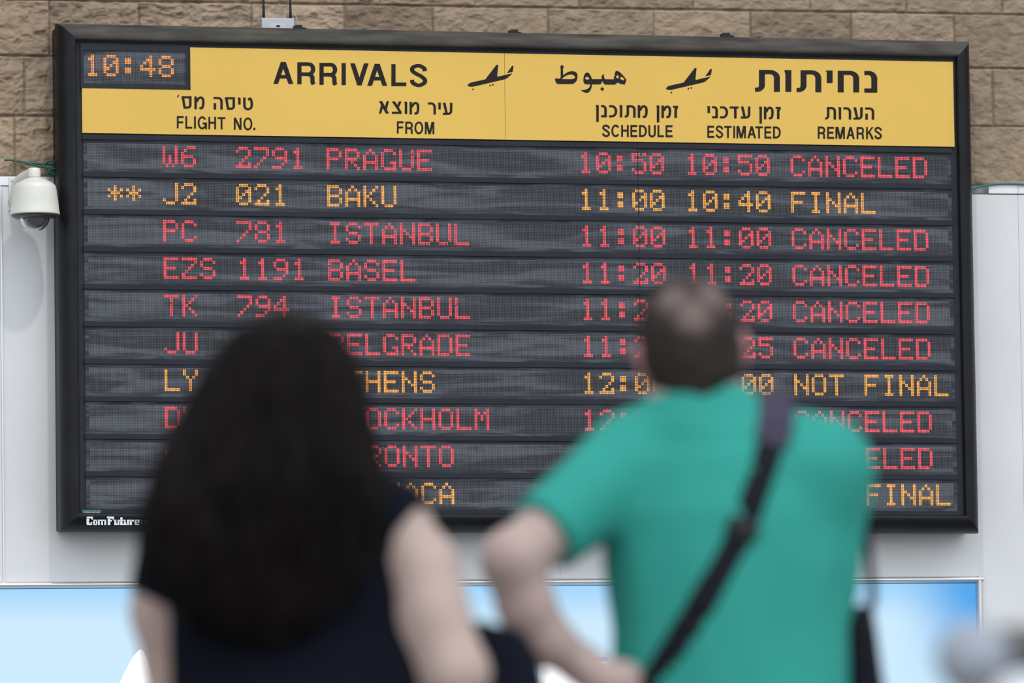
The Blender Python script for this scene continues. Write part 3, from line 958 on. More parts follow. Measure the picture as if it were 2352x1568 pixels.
LOGO = [(272, 302, 475, 356), (268, 368, 356, 440), (425, 356, 473, 392), (265, 450, 350, 532), (405, 475, 452, 532), (275, 540, 445, 572), (350, 505, 390, 532),
        (490, 400, 610, 436), (480, 448, 540, 532), (575, 448, 625, 532), (490, 540, 610, 572),
        (640, 400, 912, 436), (645, 448, 700, 572), (745, 448, 805, 572), (850, 448, 912, 572),
        (935, 300, 1168, 352), (962, 366, 1045, 572), (1045, 412, 1100, 455), (1095, 362, 1166, 388), (1045, 356, 1168, 366),
        (1152, 400, 1245, 436), (1175, 448, 1245, 572), (1245, 528, 1300, 572), (1285, 400, 1345, 572),
        (1372, 325, 1448, 390), (1335, 400, 1470, 436), (1372, 448, 1445, 572), (1445, 535, 1480, 572),
        (1480, 400, 1545, 436), (1490, 448, 1552, 572), (1552, 528, 1605, 572), (1590, 400, 1655, 572),
        (1660, 400, 1750, 436), (1680, 448, 1755, 572), (1755, 400, 1825, 456),
        (1848, 400, 2000, 436), (1840, 448, 1900, 532), (1945, 440, 2004, 490), (1900, 480, 2000, 505), (1850, 540, 1992, 572)]
rects('maker_lettering', LOGO, m_silver, YR, board)
rects('small_print', [(2048, 400, 2080, 440), (2060, 448, 2090, 490), (2045, 500, 2075, 550), (2170, 430, 2195, 470), (2195, 415, 2240, 432), (2230, 432, 2252, 475), (2180, 490, 2250, 530)], m_greyp, YR, board)
YG = YB - 0.0085
rects('inventory_tag', [(135, 82, 742, 238)], mat('tag_border', (0.10, 0.17, 0.15), 0.5), YG, board)
rects('inventory_tag_face', [(152, 96, 728, 222)], mat('tag_green', (0.018, 0.085, 0.062), 0.5), YG - 0.0004, board)
rects('inventory_print', [(195, 130, 225, 190), (240, 125, 300, 145), (255, 150, 320, 190), (330, 130, 395, 190), (420, 165, 450, 180), (455, 130, 500, 190), (510, 130, 555, 190), (575, 155, 610, 175), (615, 135, 690, 185)], mat('tag_print', (0.16, 0.25, 0.22), 0.5), YG - 0.0008, board)

# mounting lugs on the top rail
for cxp, cyp in ((686, 64), (1181, 74.5), (1668, 82)):
    s_ = 33.6
    lg = MB()
    prof = [(-20, 8), (-16.5, 2.5), (-14.5, 0.5), (-13.0, -0.2), (-12.5, -5.2), (-10.5, -6.5), (6, -6.5), (6.8, -5.5), (7, 0), (13, 0.2), (16, 2.0), (22, 9)]
    x_, z_ = [], []
    yy = -0.16
    pts = [W(cxp + a * 0.86, cyp + b * 0.86, yy) for a, b in prof]
    n = len(pts)
    vs = [(q[0], yy - 0.02, q[2]) for q in pts] + [(q[0], yy + 0.025, q[2]) for q in pts]
    lg.add(vs, [tuple(range(n))[::-1], tuple(range(n, 2 * n))] + [(i, (i + 1) % n, n + (i + 1) % n, n + i) for i in range(n)])
    lg.obj('mounting_lug', mat('black_plastic', (0.012, 0.012, 0.0135), 0.45, spec=0.2), board)

# ================================================================== WIRELESS ACCESS POINT on the board's top
ya = -0.09
q0, q1 = W(601.5, 70, ya), W(675.5, 42, ya)
ztop_board = bz(V0) - 0.010 + 0.012
ap = empty('wireless_access_point', ((q0[0] + q1[0]) / 2, ya, ztop_board - 0.012))
tag(ap, 'small pale grey wireless box with two black antennas on top of the arrivals board', 'router')
m_apg = mat('pale_grey_plastic', (0.36, 0.375, 0.39), 0.5, noise=0.03, nscale=10)
b = MB(); b.box(q0[0], q1[0], ya, ya + 0.04, ztop_board - 0.012, q1[2], 0.003)
b.obj('case', m_apg, ap)
a0_, a1_ = W(621, 66, ya), W(656, 54.5, ya)
b = MB(); b.box(a0_[0], a1_[0], ya - 0.0012, ya, a0_[2], a1_[2])
b.obj('cover_plate', mat('cover_plate_grey', (0.40, 0.415, 0.43), 0.5), ap)
a0_, a1_ = W(634.5, 62, ya), W(643, 58, ya)
b = MB(); b.box(a0_[0], a1_[0], ya - 0.002, ya - 0.001, a0_[2], a1_[2])
b.obj('port', mat('black_plastic', (0.012, 0.012, 0.0135), 0.45, spec=0.2), ap)
for (xb, xt) in ((605.8, 604.9), (667.2, 666.4)):
    b0 = W(xb, 42, ya + 0.02); b1 = W(xt, -8, ya + 0.02)
    b = MB(); b.tube([b0 + np.array([0, 0, -0.004]), b0 + (b1 - b0) * 0.3, b1, b1 + (b1 - b0) * 1.1], [0.0053, 0.0053, 0.0036, 0.0032], 12)
    b.obj('antenna', mat('black_plastic', (0.012, 0.012, 0.0135), 0.45, spec=0.2), ap, smooth=True)
pts = [(653, 42), (654, 34), (658, 28), (664, 26), (672, 27), (678, 33), (682, 43), (684, 58)]
b = MB(); b.tube([W(x, y, ya + 0.02) for x, y in spline(pts, 4)], 0.0011, 6)
b.obj('thin_cable', mat('pale_cable', (0.45, 0.46, 0.42), 0.5), ap, smooth=True)

# ================================================================== GREEN CABLES
m_green = mat('green_cable', (0.012, 0.075, 0.052), 0.45)
m_teal = mat('teal_cable', (0.016, 0.14, 0.12), 0.4)
b = MB()
yc = -0.05
b.tube([W(x, y, yc) for x, y in spline([(10, 367.5), (25, 367), (45, 371), (70, 374), (95, 376), (135, 379), (160, 380)], 5)], 0.0042, 8)
b.tube([W(x, y, yc - 0.006) for x, y in spline([(45, 370), (65, 376), (88, 381), (110, 386), (135, 390), (160, 391)], 5)], 0.004, 8)
b.tube([W(x, y, yc - 0.012) for x, y in spline([(135, 372), (118, 370), (106, 373), (102, 381), (106, 391), (114, 397), (124, 401), (133, 403), (125, 397), (112, 392), (120, 388), (140, 388)], 5)], 0.0042, 8)
b.tube([W(x, y, yc - 0.006) for x, y in spline([(160, 395), (130, 397), (114, 399), (110, 402), (118, 404), (135, 403), (160, 402)], 5)], 0.004, 8)
tag(b.obj('cable_bundle', m_green, smooth=True), 'dark green cable bundle looping out above the dome camera', 'cable')
b = MB()
zc = lambda x, y: W(x, y, -0.04)
b.tube([zc(x, y) for x, y in spline([(2190, 446), (2215, 440), (2232, 434.5), (2250, 428.5), (2275, 424), (2300, 422), (2330, 422), (2360, 423.5), (2450, 424)], 6)], 0.0042, 8)
tag(b.obj('cable', m_teal, smooth=True), 'single teal cable lying along the white capping beside the board', 'cable')

# ================================================================== DOME CAMERA
yd = -0.215
top = W(79, 393, yd); bot = W(79, 497, yd)
cxd = W(80, 480, yd)[0]
dc = empty('dome_camera', (cxd, yd, bot[2]))
tag(dc, 'white dome surveillance camera hanging on a bracket left of the board', 'camera')
m_cw = mat('ivory_camera_shell', (0.54, 0.525, 0.47), 0.42, noise=0.03, nscale=8)
m_cd = mat('dark_rim', (0.04, 0.042, 0.05), 0.3)
s_ = 1 / 581.0                      # metres per pixel there
zr = W(80, 480, yd)[2]
pz = lambda y: (490 - y) * s_
zz = W(80, 490, yd)[2]
b = MB()
b.lathe([(0.0, pz(410)), (14 * s_, pz(410)), (24 * s_, pz(414)), (40 * s_, pz(422.5)), (46 * s_, pz(428)), (48.5 * s_, pz(436)), (52 * s_, pz(462)), (54.5 * s_, pz(486)), (55.5 * s_, pz(488)), (55.5 * s_, pz(492.5)), (53 * s_, pz(494)), (30 * s_, pz(494))], (cxd, yd, zz), 56)
smooth_by_angle(b.obj('housing', m_cw, dc), 40)
b = MB()
b.lathe([(53 * s_, pz(493)), (52 * s_, pz(497)), (46 * s_, pz(500)), (36 * s_, pz(502)), (32 * s_, pz(500))], (cxd, yd, zz), 48)
b.obj('rim', m_cd, dc, smooth=True)
b = MB()
pr = [(33 * s_ * math.cos(a), pz(498) - 33 * s_ * math.sin(a)) for a in np.linspace(0, math.pi / 2, 14)]
b.lathe(pr, (cxd, yd, zz), 40)
m_glass = mat('clear_dome_plastic', (0.9, 0.9, 0.92), 0.06)
m_glass.node_tree.nodes['Principled BSDF'].inputs['Transmission Weight'].default_value = 0.95
m_glass.node_tree.nodes['Principled BSDF'].inputs['IOR'].default_value = 1.1
b.obj('clear_dome', m_glass, dc, smooth=True)
b = MB()
pr = [(26 * s_ * math.cos(a), pz(498) - 28 * s_ * math.sin(a)) for a in np.linspace(0, math.pi / 2, 14)]
b.lathe(pr, (cxd + 0.002, yd, zz), 40)
ball = b.obj('lens_ball', mat('glossy_black_ball', (0.012, 0.011, 0.013), 0.12, coat=0.6), dc, smooth=True)
b = MB()
b.tube([(cxd + 0.002 + 28.0 * s_ * math.cos(a), yd - 0.006, zz + pz(498) + 29.5 * s_ * math.sin(a)) for a in np.linspace(math.radians(186), math.radians(238), 12)], 0.0013, 6)
b.obj('lens_reflection', mat('dark_red_reflection', (0.16, 0.015, 0.03), 0.3), dc, smooth=True)  # red arc painted in as the reflection at the ball's left edge
b = MB()
b.lathe([(0.0, pz(388)), (12 * s_, pz(389)), (14.5 * s_, pz(392)), (14.5 * s_, pz(409)), (12.5 * s_, pz(411)), (12.5 * s_, pz(413))], (cxd - 0.002, yd, zz), 32)
smooth_by_angle(b.obj('neck_cap', m_cw, dc), 40)
b = MB()                            # arm from the neck back to the wall plate
pts = [(cxd - 0.004, yd, zz + pz(399)), (cxd - 0.012, yd + 0.05, zz + pz(402)), (cxd - 0.03, yd + 0.13, zz + pz(412)), (cxd - 0.034, yd + 0.155, zz + pz(436)), (cxd - 0.034, -0.034, zz + pz(452))]
b.tube(spline(pts, 5), [0.019 + 0.0009 * k for k in range(21)], 16)
b.obj('arm', m_cw, dc, smooth=True)
b = MB()
p0, p1 = W(22, 640, -0.037), W(113, 407, -0.037)
b.box(p0[0], p1[0], -0.040, -0.030, zz + 0.03, p1[2] - 0.002, 0.0015)
plate = b.obj('wall_plate', m_clad, dc)
b = MB()
b.lathe([(0.0, -0.006), (0.005, -0.006), (0.0055, 0.0)], n=16)
bc = W(29.5, 413, -0.04)
b.v = [(x + bc[0], z - 0.040, y + bc[2]) for (x, y, z) in b.v]
b.obj('bolt', m_alu, plate)


# ================================================================== FIGURES: signed distance fields meshed as one smooth skin
class Field:
    def __init__(s, lo, hi, h):
        s.lo, s.h = np.array(lo, float), h
        s.n = np.ceil((np.array(hi) - s.lo) / h).astype(int) + 1
        s.ax = [s.lo[i] + h * np.arange(s.n[i]) for i in range(3)]
        s.f = np.full(tuple(s.n), 0.5, np.float32)

    def add(s, fn, lo, hi, k=0.02, sub=False):
        m_ = k + 3 * s.h
        a = np.clip(((np.array(lo) - m_ - s.lo) / s.h).astype(int), 0, s.n - 1)
        b = np.clip(((np.array(hi) + m_ - s.lo) / s.h).astype(int) + 2, 1, s.n)
        if np.any(b <= a): return
        X = s.ax[0][a[0]:b[0], None, None]; Y = s.ax[1][None, a[1]:b[1], None]; Z = s.ax[2][None, None, a[2]:b[2]]
        d = fn(X, Y, Z)
        sl = (slice(a[0], b[0]), slice(a[1], b[1]), slice(a[2], b[2]))
        A = s.f[sl]
        if sub:
            s.f[sl] = np.maximum(A, -d)
            return
        hh = np.clip(0.5 + 0.5 * (A - d) / k, 0, 1)
        s.f[sl] = A * (1 - hh) + d * hh - k * hh * (1 - hh)

    def cap(s, a, b, ra, rb, k=0.02, sub=False):
        a, b = np.array(a, float), np.array(b, float)
        ba = b - a; L = ba @ ba + 1e-12

        def fn(X, Y, Z):
            x, y, z = X - a[0], Y - a[1], Z - a[2]
            t = np.clip((x * ba[0] + y * ba[1] + z * ba[2]) / L, 0, 1)
            return np.sqrt((x - t * ba[0]) ** 2 + (y - t * ba[1]) ** 2 + (z - t * ba[2]) ** 2) - (ra + (rb - ra) * t)
        r = max(ra, rb)
        s.add(fn, np.minimum(a, b) - r, np.maximum(a, b) + r, k, sub)

    def chain(s, pts, rad, k=0.02):
        for i in range(len(pts) - 1):
            s.cap(pts[i], pts[i + 1], rad[i], rad[i + 1], k)

    def ell(s, c, r, k=0.02, rot=None, sub=False):
        c, r = np.array(c, float), np.array(r, float)
        M_ = np.eye(3) if rot is None else np.array(rot)

        def fn(X, Y, Z):
            x, y, z = X - c[0], Y - c[1], Z - c[2]
            q = [(M_[i][0] * x + M_[i][1] * y + M_[i][2] * z) for i in range(3)]
            k0 = np.sqrt(sum((q[i] / r[i]) ** 2 for i in range(3)))
            k1 = np.sqrt(sum((q[i] / r[i] ** 2) ** 2 for i in range(3))) + 1e-9
            return k0 * (k0 - 1) / k1
        R_ = r.max()
        s.add(fn, c - R_, c + R_, k, sub)

    def loft(s, prof, k=0.02, ex=2.0):
        """prof rows (z, cx, cy, rx, ry), z ascending"""
        P_ = np.array(sorted(prof))

        def fn(X, Y, Z):
            zc_ = np.clip(Z, P_[0, 0], P_[-1, 0])
            cx, cy, rx, ry = [np.interp(zc_, P_[:, 0], P_[:, i]) for i in (1, 2, 3, 4)]
            q = (np.abs((X - cx) / rx) ** ex + np.abs((Y - cy) / ry) ** ex) ** (1 / ex)
            d = (q - 1) * np.minimum(rx, ry)
            dz = np.abs(Z - zc_)
            return np.where(dz > 0, np.sqrt(np.maximum(d, 0) ** 2 + dz ** 2), d)
        s.add(fn, (min(P_[:, 1] - P_[:, 3]), min(P_[:, 2] - P_[:, 4]), P_[0, 0]), (max(P_[:, 1] + P_[:, 3]), max(P_[:, 2] + P_[:, 4]), P_[-1, 0]), k)

    def grid(s):
        return s.ax[0][:, None, None], s.ax[1][None, :, None], s.ax[2][None, None, :]

    def keep(s, fn):                 # intersect with fn < 0
        s.f = np.maximum(s.f, fn(*s.grid()).astype(np.float32))

    def ripple(s, amp, fx, fy, fz, seed=0):
        X, Y, Z = s.grid()
        near = np.abs(s.f) < 0.03
        ii = np.nonzero(near)
        s.f[ii] += amp * (vnoise(s.ax[0][ii[0]] * fx, s.ax[1][ii[1]] * fy, s.ax[2][ii[2]] * fz, seed) - 0.5) * 2

    def at(s, q):
        i = np.clip(((np.array(q) - s.lo) / s.h).round().astype(int), 0, s.n - 1)
        return s.f[tuple(i)]

    def surf_y(s, x, z, side=-1):
        """depth of the first surface met at (x, z) coming from the back (-1) or front (+1)"""
        i = int(round((x - s.lo[0]) / s.h)); k = int(round((z - s.lo[2]) / s.h))
        if not (0 <= i < s.n[0] and 0 <= k < s.n[2]): return None
        c = s.f[i, :, k]
        js = np.nonzero(c < 0)[0]
        if len(js) == 0: return None
        return s.ax[1][js[0] if side < 0 else js[-1]]

    def mesh(s, name, m, parent):
        f = s.f
        ins = f < 0
        cs = np.zeros(tuple(s.n - 1), np.int8)
        for a in (0, 1):
            for b in (0, 1):
                for c in (0, 1):
                    cs += ins[a:s.n[0] - 1 + a, b:s.n[1] - 1 + b, c:s.n[2] - 1 + c]
        act = np.nonzero((cs > 0) & (cs < 8))
        idx = np.full(cs.shape, -1, np.int64)
        idx[act] = np.arange(len(act[0]))
        acc = np.zeros((len(act[0]), 3)); cnt = np.zeros(len(act[0]))
        base = np.stack(act, 1)
        for axis in range(3):
            o1, o2 = [i for i in range(3) if i != axis]
            for b in (0, 1):
                for c in (0, 1):
                    A = base.copy(); A[:, o1] += b; A[:, o2] += c
                    B = A.copy(); B[:, axis] += 1
                    fa, fb_ = f[tuple(A.T)], f[tuple(B.T)]
                    mk = (fa < 0) != (fb_ < 0)
                    t = fa[mk] / (fa[mk] - fb_[mk])
                    q = A[mk].astype(float); q[:, axis] += t
                    acc[mk] += q; cnt[mk] += 1
        V = acc / cnt[:, None] * s.h + s.lo
        quads = []
        for axis in range(3):
            o1, o2 = [(1, 2), (2, 0), (0, 1)][axis]
            sl0 = [slice(None)] * 3; sl1 = [slice(None)] * 3
            sl0[axis] = slice(0, -1); sl1[axis] = slice(1, None)
            a, b = ins[tuple(sl0)], ins[tuple(sl1)]
            e_ = np.stack(np.nonzero(a != b), 1)
            e_ = e_[(e_[:, o1] > 0) & (e_[:, o2] > 0) & (e_[:, o1] < s.n[o1] - 1) & (e_[:, o2] < s.n[o2] - 1)]
            fl = a[tuple(e_.T)]
            c00 = e_.copy(); c00[:, o1] -= 1; c00[:, o2] -= 1
            c10 = e_.copy(); c10[:, o2] -= 1
            c11 = e_.copy()
            c01 = e_.copy(); c01[:, o1] -= 1
            q = np.stack([idx[tuple(c.T)] for c in (c00, c10, c11, c01)], 1)
            q[~fl] = q[~fl][:, ::-1]
            quads.append(q)
        Q = np.concatenate(quads)
        Q = Q[(Q >= 0).all(1)]
        me = bpy.data.meshes.new(name)
        me.vertices.add(len(V)); me.vertices.foreach_set('co', V.ravel())
        me.loops.add(Q.size); me.loops.foreach_set('vertex_index', Q.ravel().astype(np.int32))
        me.polygons.add(len(Q)); me.polygons.foreach_set('loop_start', np.arange(len(Q)) * 4)
        me.update(calc_edges=True)
        me.polygons.foreach_set('use_smooth', [True] * len(Q))
        me.materials.append(m)
        o = bpy.data.objects.new(name, me)
        COL.objects.link(o)
        o.parent = parent
        return o


RX = np.array([R[0][0], R[0][1], 0]); RX /= np.linalg.norm(RX)
FY = np.array([-RX[1], RX[0], 0])
YAW = math.atan2(RX[1], RX[0])


class Fig:
    """a person standing on the floor, facing the board: local x = picture right, y = away from the camera, z = up"""
    def __init__(s, px, py, ztop):
        d = ray(px, py)
        t = (ztop - CAM[2]) / d[2]
        q = CAM + d * t
        s.O = np.array([q[0], q[1], 0.0])

    def L(s, px, py, dy=0.0):
        d = ray(px, py)
        t = (dy - (CAM - s.O) @ FY) / (d @ FY)
        q = CAM + d * t - s.O
        return np.array([q @ RX, dy, q[2]])


m_skin = mat('fair_skin', (0.44, 0.315, 0.275), 0.5, spec=0.3, noise=0.06, nscale=14)
m_skin2 = mat('warm_skin', (0.46, 0.335, 0.285), 0.5, spec=0.3, noise=0.05, nscale=14)
m_shirt = mat('green_jersey_cotton', (0.032, 0.29, 0.232), 0.85, spec=0.15, noise=0.04, nscale=5, sheen=0.0, bump=0.05, bscale=30)
m_hair = mat('short_brown_hair', (0.030, 0.0225, 0.0185), 0.7, spec=0.15, noise=0.3, nscale=60)
m_lhair = mat('dark_curly_hair', (0.0075, 0.0057, 0.0048), 0.6, spec=0.05, noise=0.45, nscale=14, stretch=(1, 1, 0.25))
m_navy = mat('navy_black_cotton', (0.0045, 0.0058, 0.011), 0.85, spec=0.08, noise=0.15, nscale=6)
m_jean = mat('dark_denim', (0.02, 0.03, 0.055), 0.85, noise=0.2, nscale=40)
m_shoe = mat('black_leather', (0.02, 0.018, 0.017), 0.4)
m_strap = mat('black_webbing', (0.009, 0.009, 0.0135), 0.7, spec=0.12, bump=0.1, bscale=200)
m_pad = mat('plum_grey_pad', (0.058, 0.048, 0.075), 0.8, spec=0.15)
m_bag = mat('black_nylon', (0.008, 0.009, 0.014), 0.7, spec=0.12, noise=0.2, nscale=8)
m_nbag = mat('navy_bag_canvas', (0.0045, 0.006, 0.0125), 0.8, spec=0.1, noise=0.2, nscale=8)


def legs(F, hipz, hx, kneez, rth, rkn, ran, cy=0.0, spread=0.0, cx=0.0):
    for sgn in (-1, 1):
        F.chain([(cx + sgn * hx, cy, hipz), (cx + sgn * (hx + spread * .5), cy + 0.01, kneez), (cx + sgn * (hx + spread), cy - 0.01, 0.09)], [rth, rkn, ran], 0.03)


def foot(F, x, cy):
    F.cap((x, cy - 0.05, 0.05), (x, cy - 0.01, 0.09), 0.04, 0.045, 0.02)
    F.cap((x, cy - 0.05, 0.038), (x * 1.12, cy + 0.15, 0.03), 0.036, 0.03, 0.03)


def hand(F, wrist, palm, fingers, thumb, k=0.008, r=0.0088, wr=0.028):
    """palm block, four unequal bent fingers and a thumb rooted in the palm's side"""
    F.cap(wrist, palm, wr, 0.034, 0.02)
    for ch in fingers:
        F.chain([palm + (np.array(ch[0]) - palm) * 0.6, *ch], [r * 1.15] + [r * 1.05] * (len(ch) - 1) + [r * 0.85], k)
    F.chain(thumb, [0.014, 0.0115, 0.0095], 0.012)


def head(F, c, tilt, pitch, sc=1.0, neck=None):
    """skull, jaw, brow, nose, lips, chin and ears as one skin; c = skull centre, looking along +y"""
    ct, st_, cp, sp_ = math.cos(tilt), math.sin(tilt), math.cos(pitch), math.sin(pitch)
    Rp = np.array([[1, 0, 0], [0, cp, -sp_], [0, sp_, cp]])
    Rt = np.array([[ct, 0, st_], [0, 1, 0], [-st_, 0, ct]])
    Rr = Rt @ Rp
    P_ = lambda x, y, z: np.array(c) + Rr @ (np.array([x, y, z]) * sc)
    inv = Rr.T
    F.ell(P_(0, 0, 0), np.array([0.074, 0.094, 0.090]) * sc, 0.02, inv)
    F.ell(P_(0, 0.035, -0.070), np.array([0.057, 0.060, 0.075]) * sc, 0.03, inv)
    F.ell(P_(0, 0.068, -0.118), np.array([0.030, 0.026, 0.022]) * sc, 0.025, inv)
    F.chain([P_(-0.04, 0.082, -0.005), P_(0, 0.094, -0.004), P_(0.04, 0.082, -0.005)], [0.012 * sc] * 3, 0.015)
    F.chain([P_(0, 0.092, -0.02), P_(0, 0.116, -0.055)], [0.007 * sc, 0.012 * sc], 0.012)
    F.cap(P_(-0.018, 0.090, -0.088), P_(0.018, 0.090, -0.088), 0.008 * sc, 0.008 * sc, 0.008)
    for sg in (-1, 1):
        F.ell(P_(sg * 0.031, 0.095, -0.025), np.array([0.014, 0.012, 0.009]) * sc, 0.004, inv, sub=True)
        F.ell(P_(sg * 0.031, 0.083, -0.025), np.array([0.011, 0.011, 0.010]) * sc, 0.003, inv)
        F.ell(P_(sg * 0.078, -0.008, -0.030), np.array([0.010, 0.018, 0.031]) * sc, 0.008, inv)
        F.ell(P_(sg * 0.083, -0.016, -0.016), np.array([0.009, 0.011, 0.016]) * sc, 0.006, inv)
    return P_, inv


# ------------------------------------------------------------------ MAN
mf = Fig(1640, 642, 1.775)
man = empty('person', mf.O, YAW)
tag(man, 'man in a green t-shirt with a black crossbody strap, seen from behind, hand on hip', 'person')
L = mf.L
skc = L(1583, 770)
zmin = 0.0
F = Field((-0.48, -0.36, -0.01), (0.42, 0.38, 1.80), 0.0055)
P_, inv = head(F, skc, -0.12, 0.22, 1.0)
nb = L(1606, 940, 0.0)
F.cap(skc + np.array([0.004, -0.012, -0.06]), nb + np.array([0, -0.01, -0.02]), 0.056, 0.062, 0.03)
shL, shR = L(1462, 1052), L(1878, 1075)
elL, elR = L(1176, 1286, -0.15), L(1868, 1335, 0.03)
wrL = L(1342, 1532, -0.085)
wrR = np.array([elR[0] - 0.17, 0.24, elR[2] + 0.02])
bt = lambda y, l, r, ry, cy=0.0, ins=14: (L(1600, y)[2], (L(l + ins, y)[0] + L(r - ins, y)[0]) / 2, cy, (L(r - ins, y)[0] - L(l + ins, y)[0]) / 2, ry)
tors = [bt(1000, 1500, 1800, 0.075), bt(1060, 1440, 1900, 0.100), bt(1180, 1400, 1925, 0.118), bt(1300, 1395, 1940, 0.122), bt(1440, 1405, 1940, 0.122), bt(1568, 1400, 1945, 0.122), bt(1700, 1395, 1950, 0.125), bt(1950, 1415, 1930, 0.11)]
F.loft(tors, 0.03)
F.cap(nb, shL, 0.055, 0.058, 0.04); F.cap(nb, shR, 0.055, 0.060, 0.04)
F.chain([shL, elL], [0.058, 0.044], 0.03)
F.chain([elL, L(1209, 1392, -0.13), L(1258, 1470, -0.11), wrL], [0.0465, 0.0425, 0.0365, 0.030], 0.02)
F.chain([shR, elR], [0.058, 0.045], 0.03)
F.chain([elR, wrR], [0.044, 0.028], 0.02)
pal = L(1392, 1566, -0.098)
hand(F, wrL, pal, [[L(1400, 1528, -0.108), L(1438, 1532, -0.108), L(1466, 1540, -0.095)],
                   [L(1405, 1548, -0.112), L(1446, 1556, -0.112), L(1476, 1566, -0.098)],
                   [L(1402, 1570, -0.112), L(1440, 1582, -0.112), L(1468, 1593, -0.098)],
                   [L(1394, 1590, -0.108), L(1424, 1604, -0.108), L(1446, 1616, -0.096)]],
     [L(1360, 1530, -0.085), L(1378, 1575, -0.060), L(1398, 1620, -0.045)])
palR = wrR + np.array([-0.07, 0.02, 0.0])
hand(F, wrR, palR, [[palR + np.array([-0.03, 0.0, 0.03 - 0.02 * i]), palR + np.array([-0.065, -0.012, 0.03 - 0.02 * i]), palR + np.array([-0.078 + 0.004 * abs(i - 1), -0.032, 0.03 - 0.02 * i])] for i in range(4)],
     [wrR + np.array([-0.02, 0, 0.02]), palR + np.array([-0.0, -0.01, 0.055]), palR + np.array([-0.03, -0.02, 0.068])])
legs(F, 0.93, 0.085, 0.50, 0.080, 0.055, 0.04, 0.0, 0.04, 0.02)
F.mesh('body', m_skin, man)
# ears are pinker than the rest of his skin
n_, l_ = m_skin.node_tree.nodes, m_skin.node_tree.links
pb = n_['Principled BSDF']; src = pb.inputs['Base Color'].links[0].from_socket
t_ = n_.new('ShaderNodeTexCoord')
for sg in (-1, 1):
    vm = n_.new('ShaderNodeVectorMath'); vm.operation = 'DISTANCE'
    l_.new(t_.outputs['Object'], vm.inputs[0]); vm.inputs[1].default_value = tuple(P_(sg * 0.084, -0.012, -0.028))
    src = mixc(maprange(vm.outputs['Value'], 0.042, 0.026), src, (0.40, 0.20, 0.205))
l_.new(src, pb.inputs['Base Color'])
# shirt
G = Field((-0.46, -0.26, 0.80), (0.42, 0.30, 1.62), 0.0055)
ts = [(z, cx, cy, rx + 0.012, ry + 0.012) for z, cx, cy, rx, ry in tors]
G.loft(ts, 0.03)
G.cap(nb + np.array([0, 0, -0.012]), shL + np.array([0, 0, 0.0]), 0.060, 0.067, 0.05)
G.cap(nb + np.array([0, 0, -0.012]), shR, 0.064, 0.073, 0.05)
G.cap(nb + np.array([0, -0.008, -0.04]), L(1602, 872), 0.074, 0.066, 0.03)
slv = shL + (elL - shL) * 0.86
G.chain([shL, slv], [0.068, 0.060], 0.035)
G.chain([shR, elR], [0.072, 0.054], 0.05)
nrm = elL - shL; nrm /= np.linalg.norm(nrm)
h0 = L(1236, 1232, -0.10)
cutd = h0 @ nrm
nk = (nb - skc); nk /= np.linalg.norm(nk)
c_l, c_r = L(1508, 936), L(1690, 908)
slope = (c_r[2] - c_l[2]) / (c_r[0] - c_l[0])
G.ripple(0.006, 9, 9, 5, 3)
G.ripple(0.0025, 24, 24, 10, 5)
zh = 0.86


def shirt_cut(X, Y, Z):
    hem = zh - Z
    d = X * nrm[0] + Y * nrm[1] + Z * nrm[2] - cutd
    slvcut = np.where(X < shL[0] - 0.045, d, -1.0)
    nl = c_l[2] + slope * (X - c_l[0])
    # collar plane rises to the nape and drops to the front
    col_ = np.where((X > c_l[0] - 0.03) & (X < c_r[0] + 0.03), Z - (nl + 0.004 - np.clip(Y, -0.02, 0.2) * 0.55), -1.0)
    return np.maximum(np.maximum(hem, slvcut), col_)


G.keep(shirt_cut)
sh = G.mesh('t_shirt', m_shirt, man)
# collar rib
ring = []
for a in np.linspace(0, 2 * math.pi, 40, endpoint=False):
    x = (c_l[0] + c_r[0]) / 2 + 0.064 * math.cos(a); y = -0.006 + 0.066 * math.sin(a)
    z = c_l[2] + slope * (x - c_l[0]) - np.clip(y, -0.02, 0.2) * 0.55 - 0.001
    ring.append((x, y, z))
b = MB(); b.tube(ring + ring[:1], 0.0055, 8, cap=False)
col_o = b.obj('collar', m_shirt, None, smooth=True); col_o.parent = man
# hair: thin shell over the skull, thinning at the crown
H = Field((skc[0] - 0.14, -0.16, skc[2] - 0.18), (skc[0] + 0.14, 0.16, skc[2] + 0.13), 0.004)
H.ell(P_(0, -0.004, 0.0), (0.0805, 0.099, 0.0945), 0.01, inv)
H.cap(P_(0, -0.055, -0.045), P_(0.0, -0.05, -0.115), 0.045, 0.047, 0.03)
H.ell(P_(0, -0.01, -0.05), (0.0775, 0.082, 0.07), 0.02, inv)
Rr_ = inv


def hair_cut(X, Y, Z):
    x, y, z = X - skc[0], Y - skc[1], Z - skc[2]
    q = [Rr_[i][0] * x + Rr_[i][1] * y + Rr_[i][2] * z for i in range(3)]
    front = q[1] - 0.02 - np.clip(q[2], 0, 0.2) * 0.75
    nape = -0.116 - q[2]
    return np.maximum(np.maximum(front, nape), np.where(q[1] > -0.03, -0.045 - q[2], -1))


H.keep(hair_cut)
H.ripple(0.0025, 90, 90, 90, 2)
hair = H.mesh('hair', m_hair, man)
# the thinning crown is a paler patch of the hair itself
n_, l_ = m_hair.node_tree.nodes, m_hair.node_tree.links
pb = n_['Principled BSDF']; src = pb.inputs['Base Color'].links[0].from_socket
t_ = n_.new('ShaderNodeTexCoord')


def patch(c, r0, r1):
    vm = n_.new('ShaderNodeVectorMath'); vm.operation = 'DISTANCE'
    l_.new(t_.outputs['Object'], vm.inputs[0]); vm.inputs[1].default_value = c
    return maprange(vm.outputs['Value'], r1, r0)


def onskull(px, py):
    q = L(px, py)
    y = H.surf_y(q[0], q[2], -1)
    return tuple(L(px, py, y if y is not None else -0.05))


